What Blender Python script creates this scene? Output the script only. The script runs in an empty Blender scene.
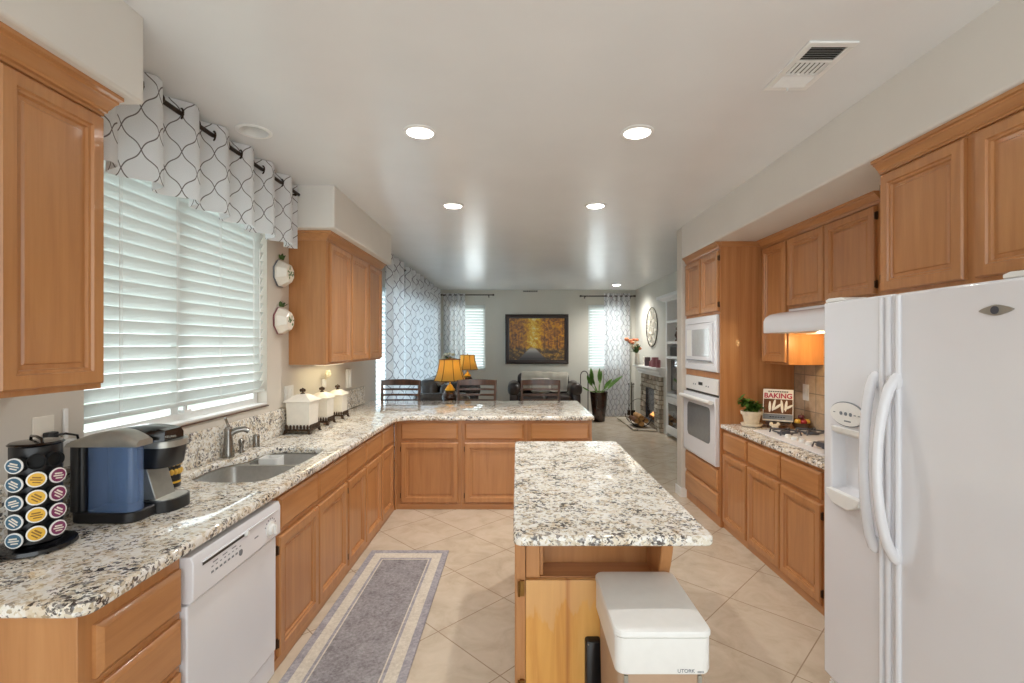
import bpy, bmesh, math, random
from mathutils import Vector, Matrix

S = bpy.context.scene
COL = S.collection
PI = math.pi
random.seed(7)

# ------------------------------------------------------------------ camera, sky, exposure
cam_data = bpy.data.cameras.new('camera')
cam = bpy.data.objects.new('camera', cam_data)
COL.objects.link(cam)
cam.location = (0.0, 0.0, 1.6)
cam.rotation_euler = (PI / 2, 0, 0)
cam_data.sensor_width = 36.0
cam_data.lens = 480 * 36.0 / 1024
cam_data.shift_x = -4.5 / 1024
cam_data.shift_y = 3.5 / 1024
cam_data.clip_start = 0.02
S.camera = cam

world = bpy.data.worlds.new('world')
S.world = world
world.use_nodes = True
wn = world.node_tree.nodes
bg = wn['Background']
bg.inputs[0].default_value = (0.92, 0.98, 1.0, 1)
bg.inputs[1].default_value = 1.3

S.view_settings.view_transform = 'Standard'
S.view_settings.look = 'None'
S.view_settings.gamma = 1.0
S.view_settings.exposure = 1.1
S.view_settings.use_curve_mapping = False
S.cycles.use_denoising = True
S.cycles.max_bounces = 10
S.cycles.diffuse_bounces = 6
S.cycles.transparent_max_bounces = 12
S.cycles.sample_clamp_indirect = 6.0


def daylight(name, loc, rot, sx, sy, power, col=(0.93, 0.97, 1.0)):
    d = bpy.data.lights.new(name, 'AREA')
    d.shape = 'RECTANGLE'
    d.size, d.size_y = sx, sy
    d.energy = power
    d.color = col
    o = bpy.data.objects.new(name, d)
    COL.objects.link(o)
    o.location = loc
    o.rotation_euler = rot
    return o


# daylight outside the windows, shining in through the panes
daylight('window_daylight', (-2.75, 2.78, 1.6), (0, -PI / 2 - 0.1, 0), 2.0, 2.2, 18)
daylight('window_daylight', (-2.75, 8.2, 1.2), (0, -PI / 2 - 0.25, 0), 2.4, 4.4, 62, (0.62, 0.80, 1.0))
daylight('window_daylight', (-1.1, 11.8, 1.6), (-PI / 2 + 0.1, 0, 0), 1.4, 1.8, 34)
daylight('window_daylight', (2.1, 11.8, 1.6), (-PI / 2 + 0.1, 0, 0), 1.4, 1.8, 34)

# ------------------------------------------------------------------ dimensions
H = 2.835           # ceiling
WL = -1.83          # window wall
WR = 2.444          # cooktop wall
WR2 = 2.67          # living room wall
WB = 10.78          # end wall of the living room
ZS = 2.508          # underside of the soffits
ZC = 0.91           # worktop
CF = -1.146         # worktop front edge, window side

# ------------------------------------------------------------------ object helpers
ORG = {}


def props(o, label=None, cat=None, group=None, kind=None):
    if label: o['label'] = label
    if cat: o['category'] = cat
    if group: o['group'] = group
    if kind: o['kind'] = kind
    return o


def thing(name, label, cat, loc=(0, 0, 0), group=None):
    o = bpy.data.objects.new(name, None)
    o.empty_display_size = 0.05
    COL.objects.link(o)
    o.location = loc
    ORG[o] = Vector(loc)
    return props(o, label, cat, group)


def dup(root, loc=None, rotz=None, label=None, group=None):
    r = root.copy()
    COL.objects.link(r)
    if loc is not None: r.location = loc
    if rotz is not None: r.rotation_euler = (0, 0, rotz)
    if label: r['label'] = label
    if group: r['group'] = group
    for ch in list(root.children):
        c = ch.copy()
        COL.objects.link(c)
        c.parent = r
        for g in list(ch.children):
            d = g.copy()
            COL.objects.link(d)
            d.parent = c
    return r


class MB:
    """collects shapes; build() links them as ONE mesh object"""

    def __init__(self):
        self.bm = bmesh.new()
        self.uv = None

    def box(self, x0, x1, y0, y1, z0, z1):
        b = self.bm
        if x1 < x0: x0, x1 = x1, x0
        if y1 < y0: y0, y1 = y1, y0
        if z1 < z0: z0, z1 = z1, z0
        v = [b.verts.new(p) for p in ((x0, y0, z0), (x1, y0, z0), (x1, y1, z0), (x0, y1, z0),
                                      (x0, y0, z1), (x1, y0, z1), (x1, y1, z1), (x0, y1, z1))]
        for f in ((0, 3, 2, 1), (4, 5, 6, 7), (0, 1, 5, 4), (1, 2, 6, 5), (2, 3, 7, 6), (3, 0, 4, 7)):
            b.faces.new([v[i] for i in f])
        return self

    def rings(self, loops, cap0=True, cap1=True):
        b = self.bm
        vl = [[b.verts.new(p) for p in l] for l in loops]
        n = len(vl[0])
        for a, c in zip(vl, vl[1:]):
            for i in range(n):
                j = (i + 1) % n
                b.faces.new((a[i], a[j], c[j], c[i]))
        if cap0: b.faces.new(list(reversed(vl[0])))
        if cap1: b.faces.new(vl[-1])
        return self

    def panel(self, o, u, v, n, w, h, prof):
        """rectangular front: prof is a list of (inset, depth along n)"""
        o, u, v, n = Vector(o), Vector(u), Vector(v), Vector(n)
        L = []
        for ins, d in prof:
            L.append([o + u * ins + v * ins + n * d, o + u * (w - ins) + v * ins + n * d,
                      o + u * (w - ins) + v * (h - ins) + n * d, o + u * ins + v * (h - ins) + n * d])
        return self.rings(L)

    def prism(self, pts, axis, a0, a1):
        """pts: 2D polygon in the two other axes (in x,y,z order)"""
        def P(p, a):
            return {'x': (a, p[0], p[1]), 'y': (p[0], a, p[1]), 'z': (p[0], p[1], a)}[axis]
        return self.rings([[P(p, a0) for p in pts], [P(p, a1) for p in pts]])

    def lathe(self, prof, c=(0, 0, 0), n=24, ax='z', cap=True):
        c = Vector(c)
        L = []
        for r, z in prof:
            r = max(r, 1e-4)
            ring = []
            for i in range(n):
                a = 2 * PI * i / n
                p = (r * math.cos(a), r * math.sin(a), z)
                if ax == 'x': p = (z, r * math.cos(a), r * math.sin(a))
                if ax == 'y': p = (r * math.sin(a), z, r * math.cos(a))
                ring.append(c + Vector(p))
            L.append(ring)
        return self.rings(L, cap, cap)

    def cyl(self, p0, p1, r0, r1=None, n=14):
        return self.tube([p0, p1], [r0, r0 if r1 is None else r1], n)

    def tube(self, pts, r, n=10, closed=False):
        pts = [Vector(p) for p in pts]
        R = r if isinstance(r, (list, tuple)) else [r] * len(pts)
        m = len(pts)
        L, up = [], None
        for i, p in enumerate(pts):
            if closed:
                t = (pts[(i + 1) % m] - pts[i - 1]).normalized()
            else:
                t = (pts[min(i + 1, m - 1)] - pts[max(i - 1, 0)]).normalized()
            if up is None:
                up = Vector((0, 0, 1)) if abs(t.z) < 0.9 else Vector((1, 0, 0))
            up = (up - t * up.dot(t)).normalized()
            s = t.cross(up)
            L.append([p + (s * math.cos(2 * PI * k / n) + up * math.sin(2 * PI * k / n)) * R[i] for k in range(n)])
        if closed:
            L.append(L[0])
            self.rings(L, False, False)
            bmesh.ops.remove_doubles(self.bm, verts=self.bm.verts, dist=1e-6)
            return self
        return self.rings(L)

    def ball(self, c, rx, ry=None, rz=None, n=12, rot=None):
        ry = rx if ry is None else ry
        rz = rx if rz is None else rz
        M = Matrix.Translation(Vector(c)) @ (rot.to_4x4() if rot else Matrix()) @ Matrix.Diagonal((rx, ry, rz, 1))
        bmesh.ops.create_uvsphere(self.bm, u_segments=n + 4, v_segments=n, radius=1.0, matrix=M)
        return self

    def sheet(self, f, nu, nv, uv=None, thick=0):
        """f(i/nu, j/nv) -> point"""
        b = self.bm
        g = [[b.verts.new(f(i / nu, j / nv)) for j in range(nv + 1)] for i in range(nu + 1)]
        lay = b.loops.layers.uv.verify() if uv else None
        fs = []
        for i in range(nu):
            for j in range(nv):
                q = b.faces.new((g[i][j], g[i + 1][j], g[i + 1][j + 1], g[i][j + 1]))
                fs.append(q)
                if uv:
                    for l, (a, c) in zip(q.loops, ((i, j), (i + 1, j), (i + 1, j + 1), (i, j + 1))):
                        l[lay].uv = uv(a / nu, c / nv)
        if thick:
            bmesh.ops.solidify(b, geom=fs, thickness=thick)
        return self

    def leaf(self, p, d, length, width, droop=0.3, side=None, seg=4, thick=0.0012):
        p, d = Vector(p), Vector(d).normalized()
        side = Vector(side) if side else d.cross(Vector((0, 0, 1)))
        if side.length < 1e-3: side = Vector((1, 0, 0))
        side.normalize()
        b = self.bm
        rows, q, dd = [], p.copy(), d.copy()
        for i in range(seg + 1):
            t = i / seg
            w = width * 0.5 * (math.sin(PI * min(1, t * 0.9 + 0.1)) ** 0.8) if i < seg else 0.0008
            nn = side.cross(dd).normalized() * (w * 0.35)
            rows.append([b.verts.new(q - side * w + nn), b.verts.new(q), b.verts.new(q + side * w + nn)])
            dd = (dd + Vector((0, 0, -droop / seg))).normalized()
            q = q + dd * (length / seg)
        fs = []
        for a, c in zip(rows, rows[1:]):
            fs.append(b.faces.new((a[0], a[1], c[1], c[0])))
            fs.append(b.faces.new((a[1], a[2], c[2], c[1])))
        bmesh.ops.solidify(b, geom=fs, thickness=thick)
        return self

    def build(self, name, mat, parent=None, at=None, bevel=0, seg=2, smooth=True, angle=38, subsurf=0, fix=True, **pr):
        b = self.bm
        org = ORG[parent] if parent is not None else Vector(at or (0, 0, 0))
        if org.length > 0:
            bmesh.ops.translate(b, verts=b.verts, vec=-org)
        if fix:
            bmesh.ops.recalc_face_normals(b, faces=b.faces)
        if smooth:
            for f in b.faces: f.smooth = True
            if not subsurf:
                for e in b.edges:
                    if len(e.link_faces) == 2:
                        try:
                            if e.calc_face_angle() > math.radians(angle): e.smooth = False
                        except ValueError:
                            pass
        me = bpy.data.meshes.new(name)
        b.to_mesh(me)
        b.free()
        me.materials.append(mat)
        o = bpy.data.objects.new(name, me)
        COL.objects.link(o)
        if parent is not None:
            o.parent = parent
        else:
            o.location = org
        ORG[o] = org
        if bevel:
            m = o.modifiers.new('bevel', 'BEVEL')
            m.width, m.segments = bevel, seg
            m.limit_method = 'ANGLE'
            m.angle_limit = math.radians(40)
            m.use_clamp_overlap = True
            m.harden_normals = False
        if subsurf:
            m = o.modifiers.new('smooth', 'SUBSURF')
            m.levels = m.render_levels = subsurf
        return props(o, **pr)


def struct(name, mb, mat, **k):
    return mb.build(name, mat, kind='structure', **k)


def arc(cx, cy, r, a0, a1, n=6):
    return [(cx + r * math.cos(math.radians(a0 + (a1 - a0) * i / n)), cy + r * math.sin(math.radians(a0 + (a1 - a0) * i / n)))
            for i in range(n + 1)]


def rrect(x0, x1, y0, y1, r, n=5):
    return (arc(x1 - r, y0 + r, r, -90, 0, n) + arc(x1 - r, y1 - r, r, 0, 90, n)
            + arc(x0 + r, y1 - r, r, 90, 180, n) + arc(x0 + r, y0 + r, r, 180, 270, n))


def slab(name, loops, z0, z1, mat, bevel=0.0, parent=None, **pr):
    """extruded 2D outline (first loop) with holes (other loops), softened edge"""
    cu = bpy.data.curves.new('outline', 'CURVE')
    cu.dimensions = '2D'
    cu.fill_mode = 'BOTH'
    cu.extrude = (z1 - z0) / 2 - bevel
    cu.bevel_depth = bevel
    cu.bevel_resolution = 3
    cu.offset = -bevel
    for lp in loops:
        sp = cu.splines.new('POLY')
        sp.points.add(len(lp) - 1)
        for p, q in zip(sp.points, lp): p.co = (q[0], q[1], 0, 1)
        sp.use_cyclic_u = True
    t = bpy.data.objects.new('outline', cu)
    COL.objects.link(t)
    bpy.context.view_layer.update()
    me = bpy.data.meshes.new_from_object(t.evaluated_get(bpy.context.evaluated_depsgraph_get()))
    bpy.data.objects.remove(t)
    mb = MB()
    mb.bm.from_mesh(me)
    bpy.data.meshes.remove(me)
    bmesh.ops.translate(mb.bm, verts=mb.bm.verts, vec=(0, 0, (z0 + z1) / 2))
    bmesh.ops.remove_doubles(mb.bm, verts=mb.bm.verts, dist=1e-5)
    return mb.build(name, mat, parent, **pr)


def text_mesh(body, size, M, mat, name, parent, depth=0.0008, bold=0.0):
    cu = bpy.data.curves.new('lettering', 'FONT')
    cu.body = body
    cu.size = size
    cu.align_x = 'CENTER'
    cu.align_y = 'CENTER'
    cu.extrude = depth
    cu.offset = bold
    t = bpy.data.objects.new('lettering', cu)
    COL.objects.link(t)
    bpy.context.view_layer.update()
    me = bpy.data.meshes.new_from_object(t.evaluated_get(bpy.context.evaluated_depsgraph_get()))
    bpy.data.objects.remove(t)
    mb = MB()
    mb.bm.from_mesh(me)
    bpy.data.meshes.remove(me)
    bmesh.ops.transform(mb.bm, matrix=M, verts=mb.bm.verts)
    return mb.build(name, mat, parent, smooth=False)


def frame_matrix(o, u, v):
    u, v = Vector(u).normalized(), Vector(v).normalized()
    n = u.cross(v)
    M = Matrix((u, v, n)).transposed().to_4x4()
    M.translation = Vector(o)
    return M


# ------------------------------------------------------------------ materials
def C(r, g, b):
    f = lambda c: (c / 255 / 12.92) if c / 255 <= 0.04045 else ((c / 255 + 0.055) / 1.055) ** 2.4
    return (f(r), f(g), f(b), 1.0)


class NT:
    def __init__(self, name):
        self.m = bpy.data.materials.new(name)
        self.m.use_nodes = True
        self.t = self.m.node_tree
        self.n = self.t.nodes
        self.p = self.n['Principled BSDF']
        self.out = self.n['Material Output']

    def add(self, typ, **k):
        x = self.n.new(typ)
        for a, b in k.items(): setattr(x, a, b)
        return x

    def link(self, a, b):
        self.t.links.new(a, b)

    def math(self, op, a, b=None, c=None):
        x = self.add('ShaderNodeMath', operation=op)
        for i, v in enumerate((a, b, c)):
            if v is None: continue
            if isinstance(v, (int, float)): x.inputs[i].default_value = v
            else: self.link(v, x.inputs[i])
        return x.outputs[0]

    def coords(self, kind='Object', scale=(1, 1, 1), rot=(0, 0, 0), loc=(0, 0, 0)):
        tc = self.add('ShaderNodeTexCoord')
        mp = self.add('ShaderNodeMapping')
        mp.inputs['Scale'].default_value = scale
        mp.inputs['Rotation'].default_value = rot
        mp.inputs['Location'].default_value = loc
        self.link(tc.outputs[kind], mp.inputs[0])
        return mp.outputs[0]

    def noise(self, vec, scale, detail=3, rough=0.5, dist=0.0):
        x = self.add('ShaderNodeTexNoise')
        x.inputs['Scale'].default_value = scale
        x.inputs['Detail'].default_value = detail
        x.inputs['Roughness'].default_value = rough
        x.inputs['Distortion'].default_value = dist
        if vec is not None: self.link(vec, x.inputs['Vector'])
        return x.outputs['Fac']

    def ramp(self, fac, stops, interp='LINEAR'):
        x = self.add('ShaderNodeValToRGB')
        x.color_ramp.interpolation = interp
        e = x.color_ramp.elements
        while len(e) < len(stops): e.new(0.5)
        for q, (p, c) in zip(e, stops):
            q.position = p
            q.color = c
        self.link(fac, x.inputs[0])
        return x.outputs[0]

    def mix(self, fac, a, b, mode='MIX'):
        x = self.add('ShaderNodeMix', data_type='RGBA', blend_type=mode)
        for i, v in ((0, fac), (6, a), (7, b)):
            if isinstance(v, (int, float, tuple)): x.inputs[i].default_value = v
            else: self.link(v, x.inputs[i])
        return x.outputs[2]

    def bump(self, h, strength=0.2, dist=0.002):
        x = self.add('ShaderNodeBump')
        x.inputs['Strength'].default_value = strength
        x.inputs['Distance'].default_value = dist
        self.link(h, x.inputs['Height'])
        self.link(x.outputs[0], self.p.inputs['Normal'])

    def set(self, color=None, rough=None, metal=None, coat=None, spec=None, trans=None):
        i = self.p.inputs
        if color is not None:
            if isinstance(color, tuple): i['Base Color'].default_value = color
            else: self.link(color, i['Base Color'])
        if rough is not None:
            if isinstance(rough, (int, float)): i['Roughness'].default_value = rough
            else: self.link(rough, i['Roughness'])
        if metal is not None: i['Metallic'].default_value = metal
        if coat is not None:
            i['Coat Weight'].default_value = coat
            i['Coat Roughness'].default_value = 0.08
        if spec is not None: i['Specular IOR Level'].default_value = spec
        if trans is not None: i['Transmission Weight'].default_value = trans
        return self


def plain(name, col, rough=0.5, metal=0.0, coat=None, spec=None, var=0.06, scale=30):
    """solid finish with a faint uneven tone"""
    t = NT(name)
    f = t.noise(t.coords(), scale, 3)
    dk = tuple(c * (1 - var) for c in col[:3]) + (1,)
    lt = tuple(min(1, c * (1 + var)) for c in col[:3]) + (1,)
    t.set(t.ramp(f, [(0.3, dk), (0.7, lt)]), rough, metal, coat, spec)
    return t.m


def wood(name, dark, mid, light, rough=0.34, axis='z', grain=0.6, coat=0.25, fig=10.0):
    t = NT(name)
    sc = {'z': (fig, fig, 0.7), 'x': (0.7, fig, fig), 'y': (fig, 0.7, fig)}[axis]
    v = t.coords('Object', sc)
    oi = t.add('ShaderNodeObjectInfo')
    n1 = t.noise(v, 2.2, 4, 0.55, 0.6)
    n2 = t.noise(t.coords('Object', tuple(s * 9 for s in sc)), 1.5, 2, 0.5)
    f = t.math('ADD', t.math('MULTIPLY', n1, 0.8), t.math('MULTIPLY', n2, 0.2 * grain))
    f = t.math('ADD', f, t.math('MULTIPLY', t.math('SUBTRACT', oi.outputs['Random'], 0.5), 0.10))
    t.set(t.ramp(f, [(0.3, dark), (0.5, mid), (0.72, light)]), rough, coat=coat)
    return t.m


M = {}
M['maple'] = wood('honey_maple', C(176, 120, 73), C(189, 133, 83), C(199, 144, 93))
M['maple_y'] = wood('honey_maple_grain_along', C(176, 120, 73), C(189, 133, 83), C(199, 144, 93), axis='y')
M['maple_x'] = wood('honey_maple_grain_across', C(176, 120, 73), C(189, 133, 83), C(199, 144, 93), axis='x')


def oak():
    t = NT('oak_veneer')
    v = t.coords('Object', (1.5, 1.5, 0.22))
    w = t.add('ShaderNodeTexWave', wave_type='BANDS', bands_direction='X')
    w.inputs['Scale'].default_value = 2.6
    w.inputs['Distortion'].default_value = 9.0
    w.inputs['Detail'].default_value = 3.0
    w.inputs['Detail Scale'].default_value = 0.8
    t.link(v, w.inputs['Vector'])
    n = t.noise(t.coords('Object', (160, 160, 4)), 1.0, 2)
    f = t.math('ADD', t.math('MULTIPLY', w.outputs['Fac'], 0.32), t.math('ADD', t.math('MULTIPLY', n, 0.6), 0.04))
    t.set(t.ramp(f, [(0.2, C(176, 116, 68)), (0.55, C(190, 132, 82)), (0.85, C(200, 145, 94))]), 0.4, coat=0.1)
    return t.m


M['oak'] = oak()


def pine_board():
    t = NT('varnished_pine_board')
    v = t.coords('Object', (7, 7, 0.5))
    n = t.noise(v, 2.0, 4, 0.55, 0.8)
    base = t.ramp(n, [(0.3, C(206, 140, 66)), (0.5, C(228, 168, 88)), (0.7, C(240, 186, 106))])
    # worn, washed-out upper part with a ragged lower margin, and one dark streak
    tc = t.add('ShaderNodeTexCoord')
    sp = t.add('ShaderNodeSeparateXYZ')
    t.link(tc.outputs['Object'], sp.inputs[0])
    rag = t.noise(t.coords('Object', (14, 14, 3)), 1.0, 4, 0.6)
    e = t.math('ADD', sp.outputs['Z'], t.math('MULTIPLY', t.math('SUBTRACT', rag, 0.5), 0.34))
    worn = t.ramp(e, [(0.515, (0, 0, 0, 1)), (0.535, (1, 1, 1, 1))])
    col = t.mix(t.math('MULTIPLY', worn, 0.55), base, C(226, 180, 128))
    d = t.math('ABSOLUTE', t.math('ADD', t.math('SUBTRACT', sp.outputs['X'], -0.125), t.math('MULTIPLY', t.math('SUBTRACT', n, 0.5), 0.03)))
    st = t.ramp(d, [(0.0, (1, 1, 1, 1)), (0.012, (0, 0, 0, 1))])
    col = t.mix(t.math('MULTIPLY', st, 0.6), col, C(168, 88, 40))
    t.set(col, 0.3, coat=0.3)
    return t.m


M['pine'] = pine_board()


def granite(name, rough, spec=0.8):
    t = NT(name)
    tc = t.add('ShaderNodeTexCoord')
    nz = t.add('ShaderNodeTexNoise')
    nz.inputs['Scale'].default_value = 60
    nz.inputs['Detail'].default_value = 4
    t.link(tc.outputs['Object'], nz.inputs['Vector'])
    vm = t.add('ShaderNodeVectorMath', operation='MULTIPLY_ADD')
    t.link(nz.outputs['Color'], vm.inputs[0])
    vm.inputs[1].default_value = (0.022, 0.022, 0.022)
    t.link(tc.outputs['Object'], vm.inputs[2])

    def cells(scale):
        v = t.add('ShaderNodeTexVoronoi')
        v.inputs['Scale'].default_value = scale
        t.link(vm.outputs[0], v.inputs['Vector'])
        sp = t.add('ShaderNodeSeparateColor')
        t.link(v.outputs['Color'], sp.inputs[0])
        return sp.outputs[0]
    big, small = cells(80), cells(170)
    patch = t.noise(tc.outputs['Object'], 9, 3, 0.55)
    gold = t.noise(t.coords(loc=(5.2, 1.1, 0)), 14, 3, 0.55)
    f = t.math('ADD', big, t.math('MULTIPLY', t.math('SUBTRACT', patch, 0.405), 0.85))
    col = t.ramp(f, [(0.0, C(74, 66, 62)), (0.09, C(104, 98, 96)), (0.16, C(150, 147, 146)), (0.26, C(184, 170, 148)), (0.38, C(216, 204, 182)), (0.55, C(234, 227, 212)), (0.85, C(243, 241, 236))])
    gm = t.ramp(gold, [(0.54, (0, 0, 0, 1)), (0.66, (1, 1, 1, 1))])
    col = t.mix(t.math('MULTIPLY', gm, 0.45), col, C(214, 184, 136), 'MULTIPLY')
    d = t.math('ADD', small, t.math('MULTIPLY', t.math('SUBTRACT', patch, 0.5), 0.7))
    dk = t.ramp(d, [(0.07, (1, 1, 1, 1)), (0.11, (0, 0, 0, 1))])
    col = t.mix(t.math('MULTIPLY', dk, 0.8), col, C(56, 50, 50))
    lt = t.ramp(d, [(0.84, (0, 0, 0, 1)), (0.9, (1, 1, 1, 1))])
    col = t.mix(t.math('MULTIPLY', lt, 0.6), col, C(244, 242, 238))
    t.set(col, rough, spec=spec)
    return t.m


M['granite'] = granite('polished_granite', 0.035)
M['granite_edge'] = granite('honed_granite_upstand', 0.3, 0.4)


def floor_tile():
    t = NT('diagonal_stone_tile')
    v = t.coords('Object', (1, 1, 1), (0, 0, PI / 4), (0, 0, 0))
    # put a grout crossing on the photographed one
    ang = PI / 4
    px, py = -0.08, 3.038
    rx, ry = px * math.cos(ang) - py * math.sin(ang), px * math.sin(ang) + py * math.cos(ang)
    v.node.inputs['Location'].default_value = (-rx, -ry, 0)
    br = t.add('ShaderNodeTexBrick')
    br.offset = 0.0
    br.squash = 1.0
    br.inputs['Scale'].default_value = 1.0
    br.inputs['Brick Width'].default_value = 0.506
    br.inputs['Row Height'].default_value = 0.506
    br.inputs['Mortar Size'].default_value = 0.003
    br.inputs['Mortar Smooth'].default_value = 0.1
    br.inputs['Color1'].default_value = (0, 0, 0, 1)
    br.inputs['Color2'].default_value = (1, 1, 1, 1)
    t.link(v, br.inputs['Vector'])
    n = t.noise(t.coords(), 5, 6, 0.6, 0.8)
    n2 = t.noise(t.coords(), 40, 4, 0.6)
    f = t.math('ADD', t.math('MULTIPLY', n, 0.9), t.math('MULTIPLY', n2, 0.1))
    f = t.math('ADD', f, t.math('MULTIPLY', t.math('SUBTRACT', br.outputs['Color'], 0.5), 0.06))
    col = t.ramp(f, [(0.32, C(190, 174, 153)), (0.5, C(204, 189, 168)), (0.68, C(213, 199, 180))])
    col = t.mix(br.outputs['Fac'], col, C(160, 140, 120))
    t.set(col, 0.2, spec=0.5)
    inv = t.math('SUBTRACT', 1.0, br.outputs['Fac'])
    t.bump(inv, 0.25, 0.002)
    return t.m


M['tile'] = floor_tile()


def wall_tile():
    t = NT('tumbled_wall_tile')
    v = t.coords('Object', (1, 1, 1), (0, PI / 2, PI / 2))
    tc = t.add('ShaderNodeTexCoord')
    sp = t.add('ShaderNodeSeparateXYZ')
    cb = t.add('ShaderNodeCombineXYZ')
    t.link(tc.outputs['Object'], sp.inputs[0])
    t.link(sp.outputs['Y'], cb.inputs[0])
    t.link(sp.outputs['Z'], cb.inputs[1])
    br = t.add('ShaderNodeTexBrick')
    br.offset = 0.0
    br.inputs['Scale'].default_value = 1.0
    br.inputs['Brick Width'].default_value = 0.15
    br.inputs['Row Height'].default_value = 0.15
    br.inputs['Mortar Size'].default_value = 0.004
    br.inputs['Color1'].default_value = (0, 0, 0, 1)
    br.inputs['Color2'].default_value = (1, 1, 1, 1)
    t.link(cb.outputs[0], br.inputs['Vector'])
    n = t.noise(t.coords(), 18, 5, 0.65)
    f = t.math('ADD', t.math('MULTIPLY', n, 0.7), t.math('MULTIPLY', br.outputs['Color'], 0.3))
    col = t.ramp(f, [(0.3, C(172, 152, 130)), (0.5, C(198, 174, 146)), (0.7, C(212, 192, 168))])
    col = t.mix(br.outputs['Fac'], col, C(150, 138, 124))
    t.set(col, 0.5)
    t.bump(t.math('SUBTRACT', 1.0, br.outputs['Fac']), 0.4, 0.002)
    return t.m


M['wall_tile'] = wall_tile()


def paint(name, col, rough=0.6, bump=0.12):
    t = NT(name)
    n = t.noise(t.coords(), 140, 3)
    n2 = t.noise(t.coords(), 2.5, 3)
    dk = tuple(c * 0.97 for c in col[:3]) + (1,)
    t.set(t.ramp(n2, [(0.35, dk), (0.65, col)]), rough, spec=0.35)
    t.bump(n, bump, 0.001)
    return t.m


M['ceiling'] = paint('ceiling_paint', C(234, 235, 236), 0.26, 0.05)
M['wall'] = paint('greige_wall_paint', C(214, 207, 196), 0.6)
M['wall_far'] = paint('soft_green_grey_paint', C(212, 210, 200), 0.6)
M['soffit'] = paint('soffit_paint', C(226, 222, 215), 0.6)
M['trim'] = plain('white_trim_paint', C(236, 236, 234), 0.35, var=0.02)
M['white'] = plain('white_enamel', C(232, 233, 238), 0.22, coat=0.3, var=0.012, scale=4)
M['white2'] = plain('white_plastic', C(236, 236, 234), 0.35, var=0.015)
M['cream'] = plain('cream_ceramic', C(238, 232, 220), 0.3, coat=0.2, var=0.03)
M['black'] = plain('black_plastic', C(28, 28, 30), 0.3, var=0.1)
M['blackg'] = plain('gloss_black_plastic', C(18, 18, 21), 0.2, coat=0.3)
M['iron'] = plain('dark_bronze_metal', C(58, 46, 38), 0.45, 0.7, var=0.15)
M['steel'] = plain('brushed_steel', C(206, 205, 202), 0.36, 1.0, var=0.05, scale=60)
M['matte'] = plain('matte_black_plastic', C(14, 14, 15), 0.75)
M['chrome'] = plain('satin_nickel', C(150, 146, 140), 0.22, 1.0, var=0.05)
M['silver'] = plain('silver_plastic', C(170, 168, 160), 0.3, 0.6)
M['darkglass'] = plain('dark_glass', C(40, 42, 46), 0.06, coat=0.6)
M['greyglass'] = plain('oven_window_glass', C(122, 124, 126), 0.05, coat=0.8)
M['plateglass'] = plain('pale_mirror_glass', C(196, 198, 200), 0.03, coat=1.0, spec=0.9)
M['ebony'] = plain('dark_picture_frame', C(52, 40, 36), 0.35, coat=0.2, var=0.2)
M['walnut'] = wood('dark_walnut', C(62, 38, 24), C(88, 55, 36), C(110, 72, 48), 0.3, coat=0.3)
M['leather'] = plain('dark_brown_leather', C(52, 40, 36), 0.32, coat=0.25, var=0.2, scale=14)
M['leather_grey'] = plain('slate_leather', C(66, 60, 58), 0.26, coat=0.4, var=0.2, scale=14)
M['throw'] = plain('cream_knit_throw', C(238, 233, 220), 0.9, var=0.06, scale=90)
M['green'] = plain('leaf_green', C(104, 144, 62), 0.5, var=0.3, scale=25)
M['greend'] = plain('deep_leaf_green', C(84, 118, 60), 0.5, var=0.3, scale=25)
M['pot_brown'] = plain('glazed_brown_pot', C(58, 36, 26), 0.25, coat=0.5, var=0.25, scale=10)
M['terracotta'] = plain('pale_terracotta', C(226, 216, 196), 0.7, var=0.08)
M['soil'] = plain('potting_soil', C(62, 44, 32), 0.95, var=0.3, scale=80)
M['logwood'] = wood('log_wood', C(140, 96, 52), C(186, 140, 84), C(212, 172, 116), 0.8, axis='x', coat=0.0)
M['bark'] = plain('log_bark', C(104, 66, 40), 0.9, var=0.3, scale=30)
M['dark_wood_canister'] = plain('antique_bronze_finish', C(72, 54, 40), 0.5, 0.4, var=0.3, scale=50)
M['gridiron'] = plain('cast_iron_grate', C(82, 84, 92), 0.45, 0.3)
M['brass'] = plain('brass_hinge', C(140, 104, 56), 0.35, 0.9)
M['hinge'] = plain('dark_hinge_metal', C(92, 70, 52), 0.4, 0.7)
M['yellowlid'] = plain('yellow_foil', C(226, 178, 52), 0.35)
M['teallid'] = plain('teal_foil', C(62, 100, 124), 0.35)
M['purplelid'] = plain('plum_foil', C(126, 50, 92), 0.35)
M['red'] = plain('red_ink', C(176, 30, 62), 0.5)
M['paper'] = plain('page_paper', C(230, 224, 212), 0.7)
M['print'] = plain('grey_print', C(120, 126, 134), 0.5)
M['ext'] = plain('pale_gravel_ground', C(176, 186, 172), 0.9, scale=3)
M['vent_dark'] = plain('dark_duct', C(70, 66, 62), 0.8)
M['pink'] = plain('mauve_candle_wax', C(150, 92, 98), 0.5)
M['plum'] = plain('dark_candle_wax', C(78, 56, 60), 0.5)
M['tan_side'] = plain('taupe_plastic', C(184, 156, 132), 0.4, var=0.03)
M['coral'] = plain('coral_petal', C(206, 128, 88), 0.6, var=0.2)
M['ivorypetal'] = plain('ivory_petal', C(226, 214, 186), 0.6)
M['redfruit'] = plain('red_fruit_skin', C(160, 26, 30), 0.3, coat=0.3)
M['yellowfruit'] = plain('yellow_fruit_skin', C(220, 176, 70), 0.4)
M['darkfruit'] = plain('dark_red_fruit_skin', C(92, 22, 34), 0.3, coat=0.3)


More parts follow.
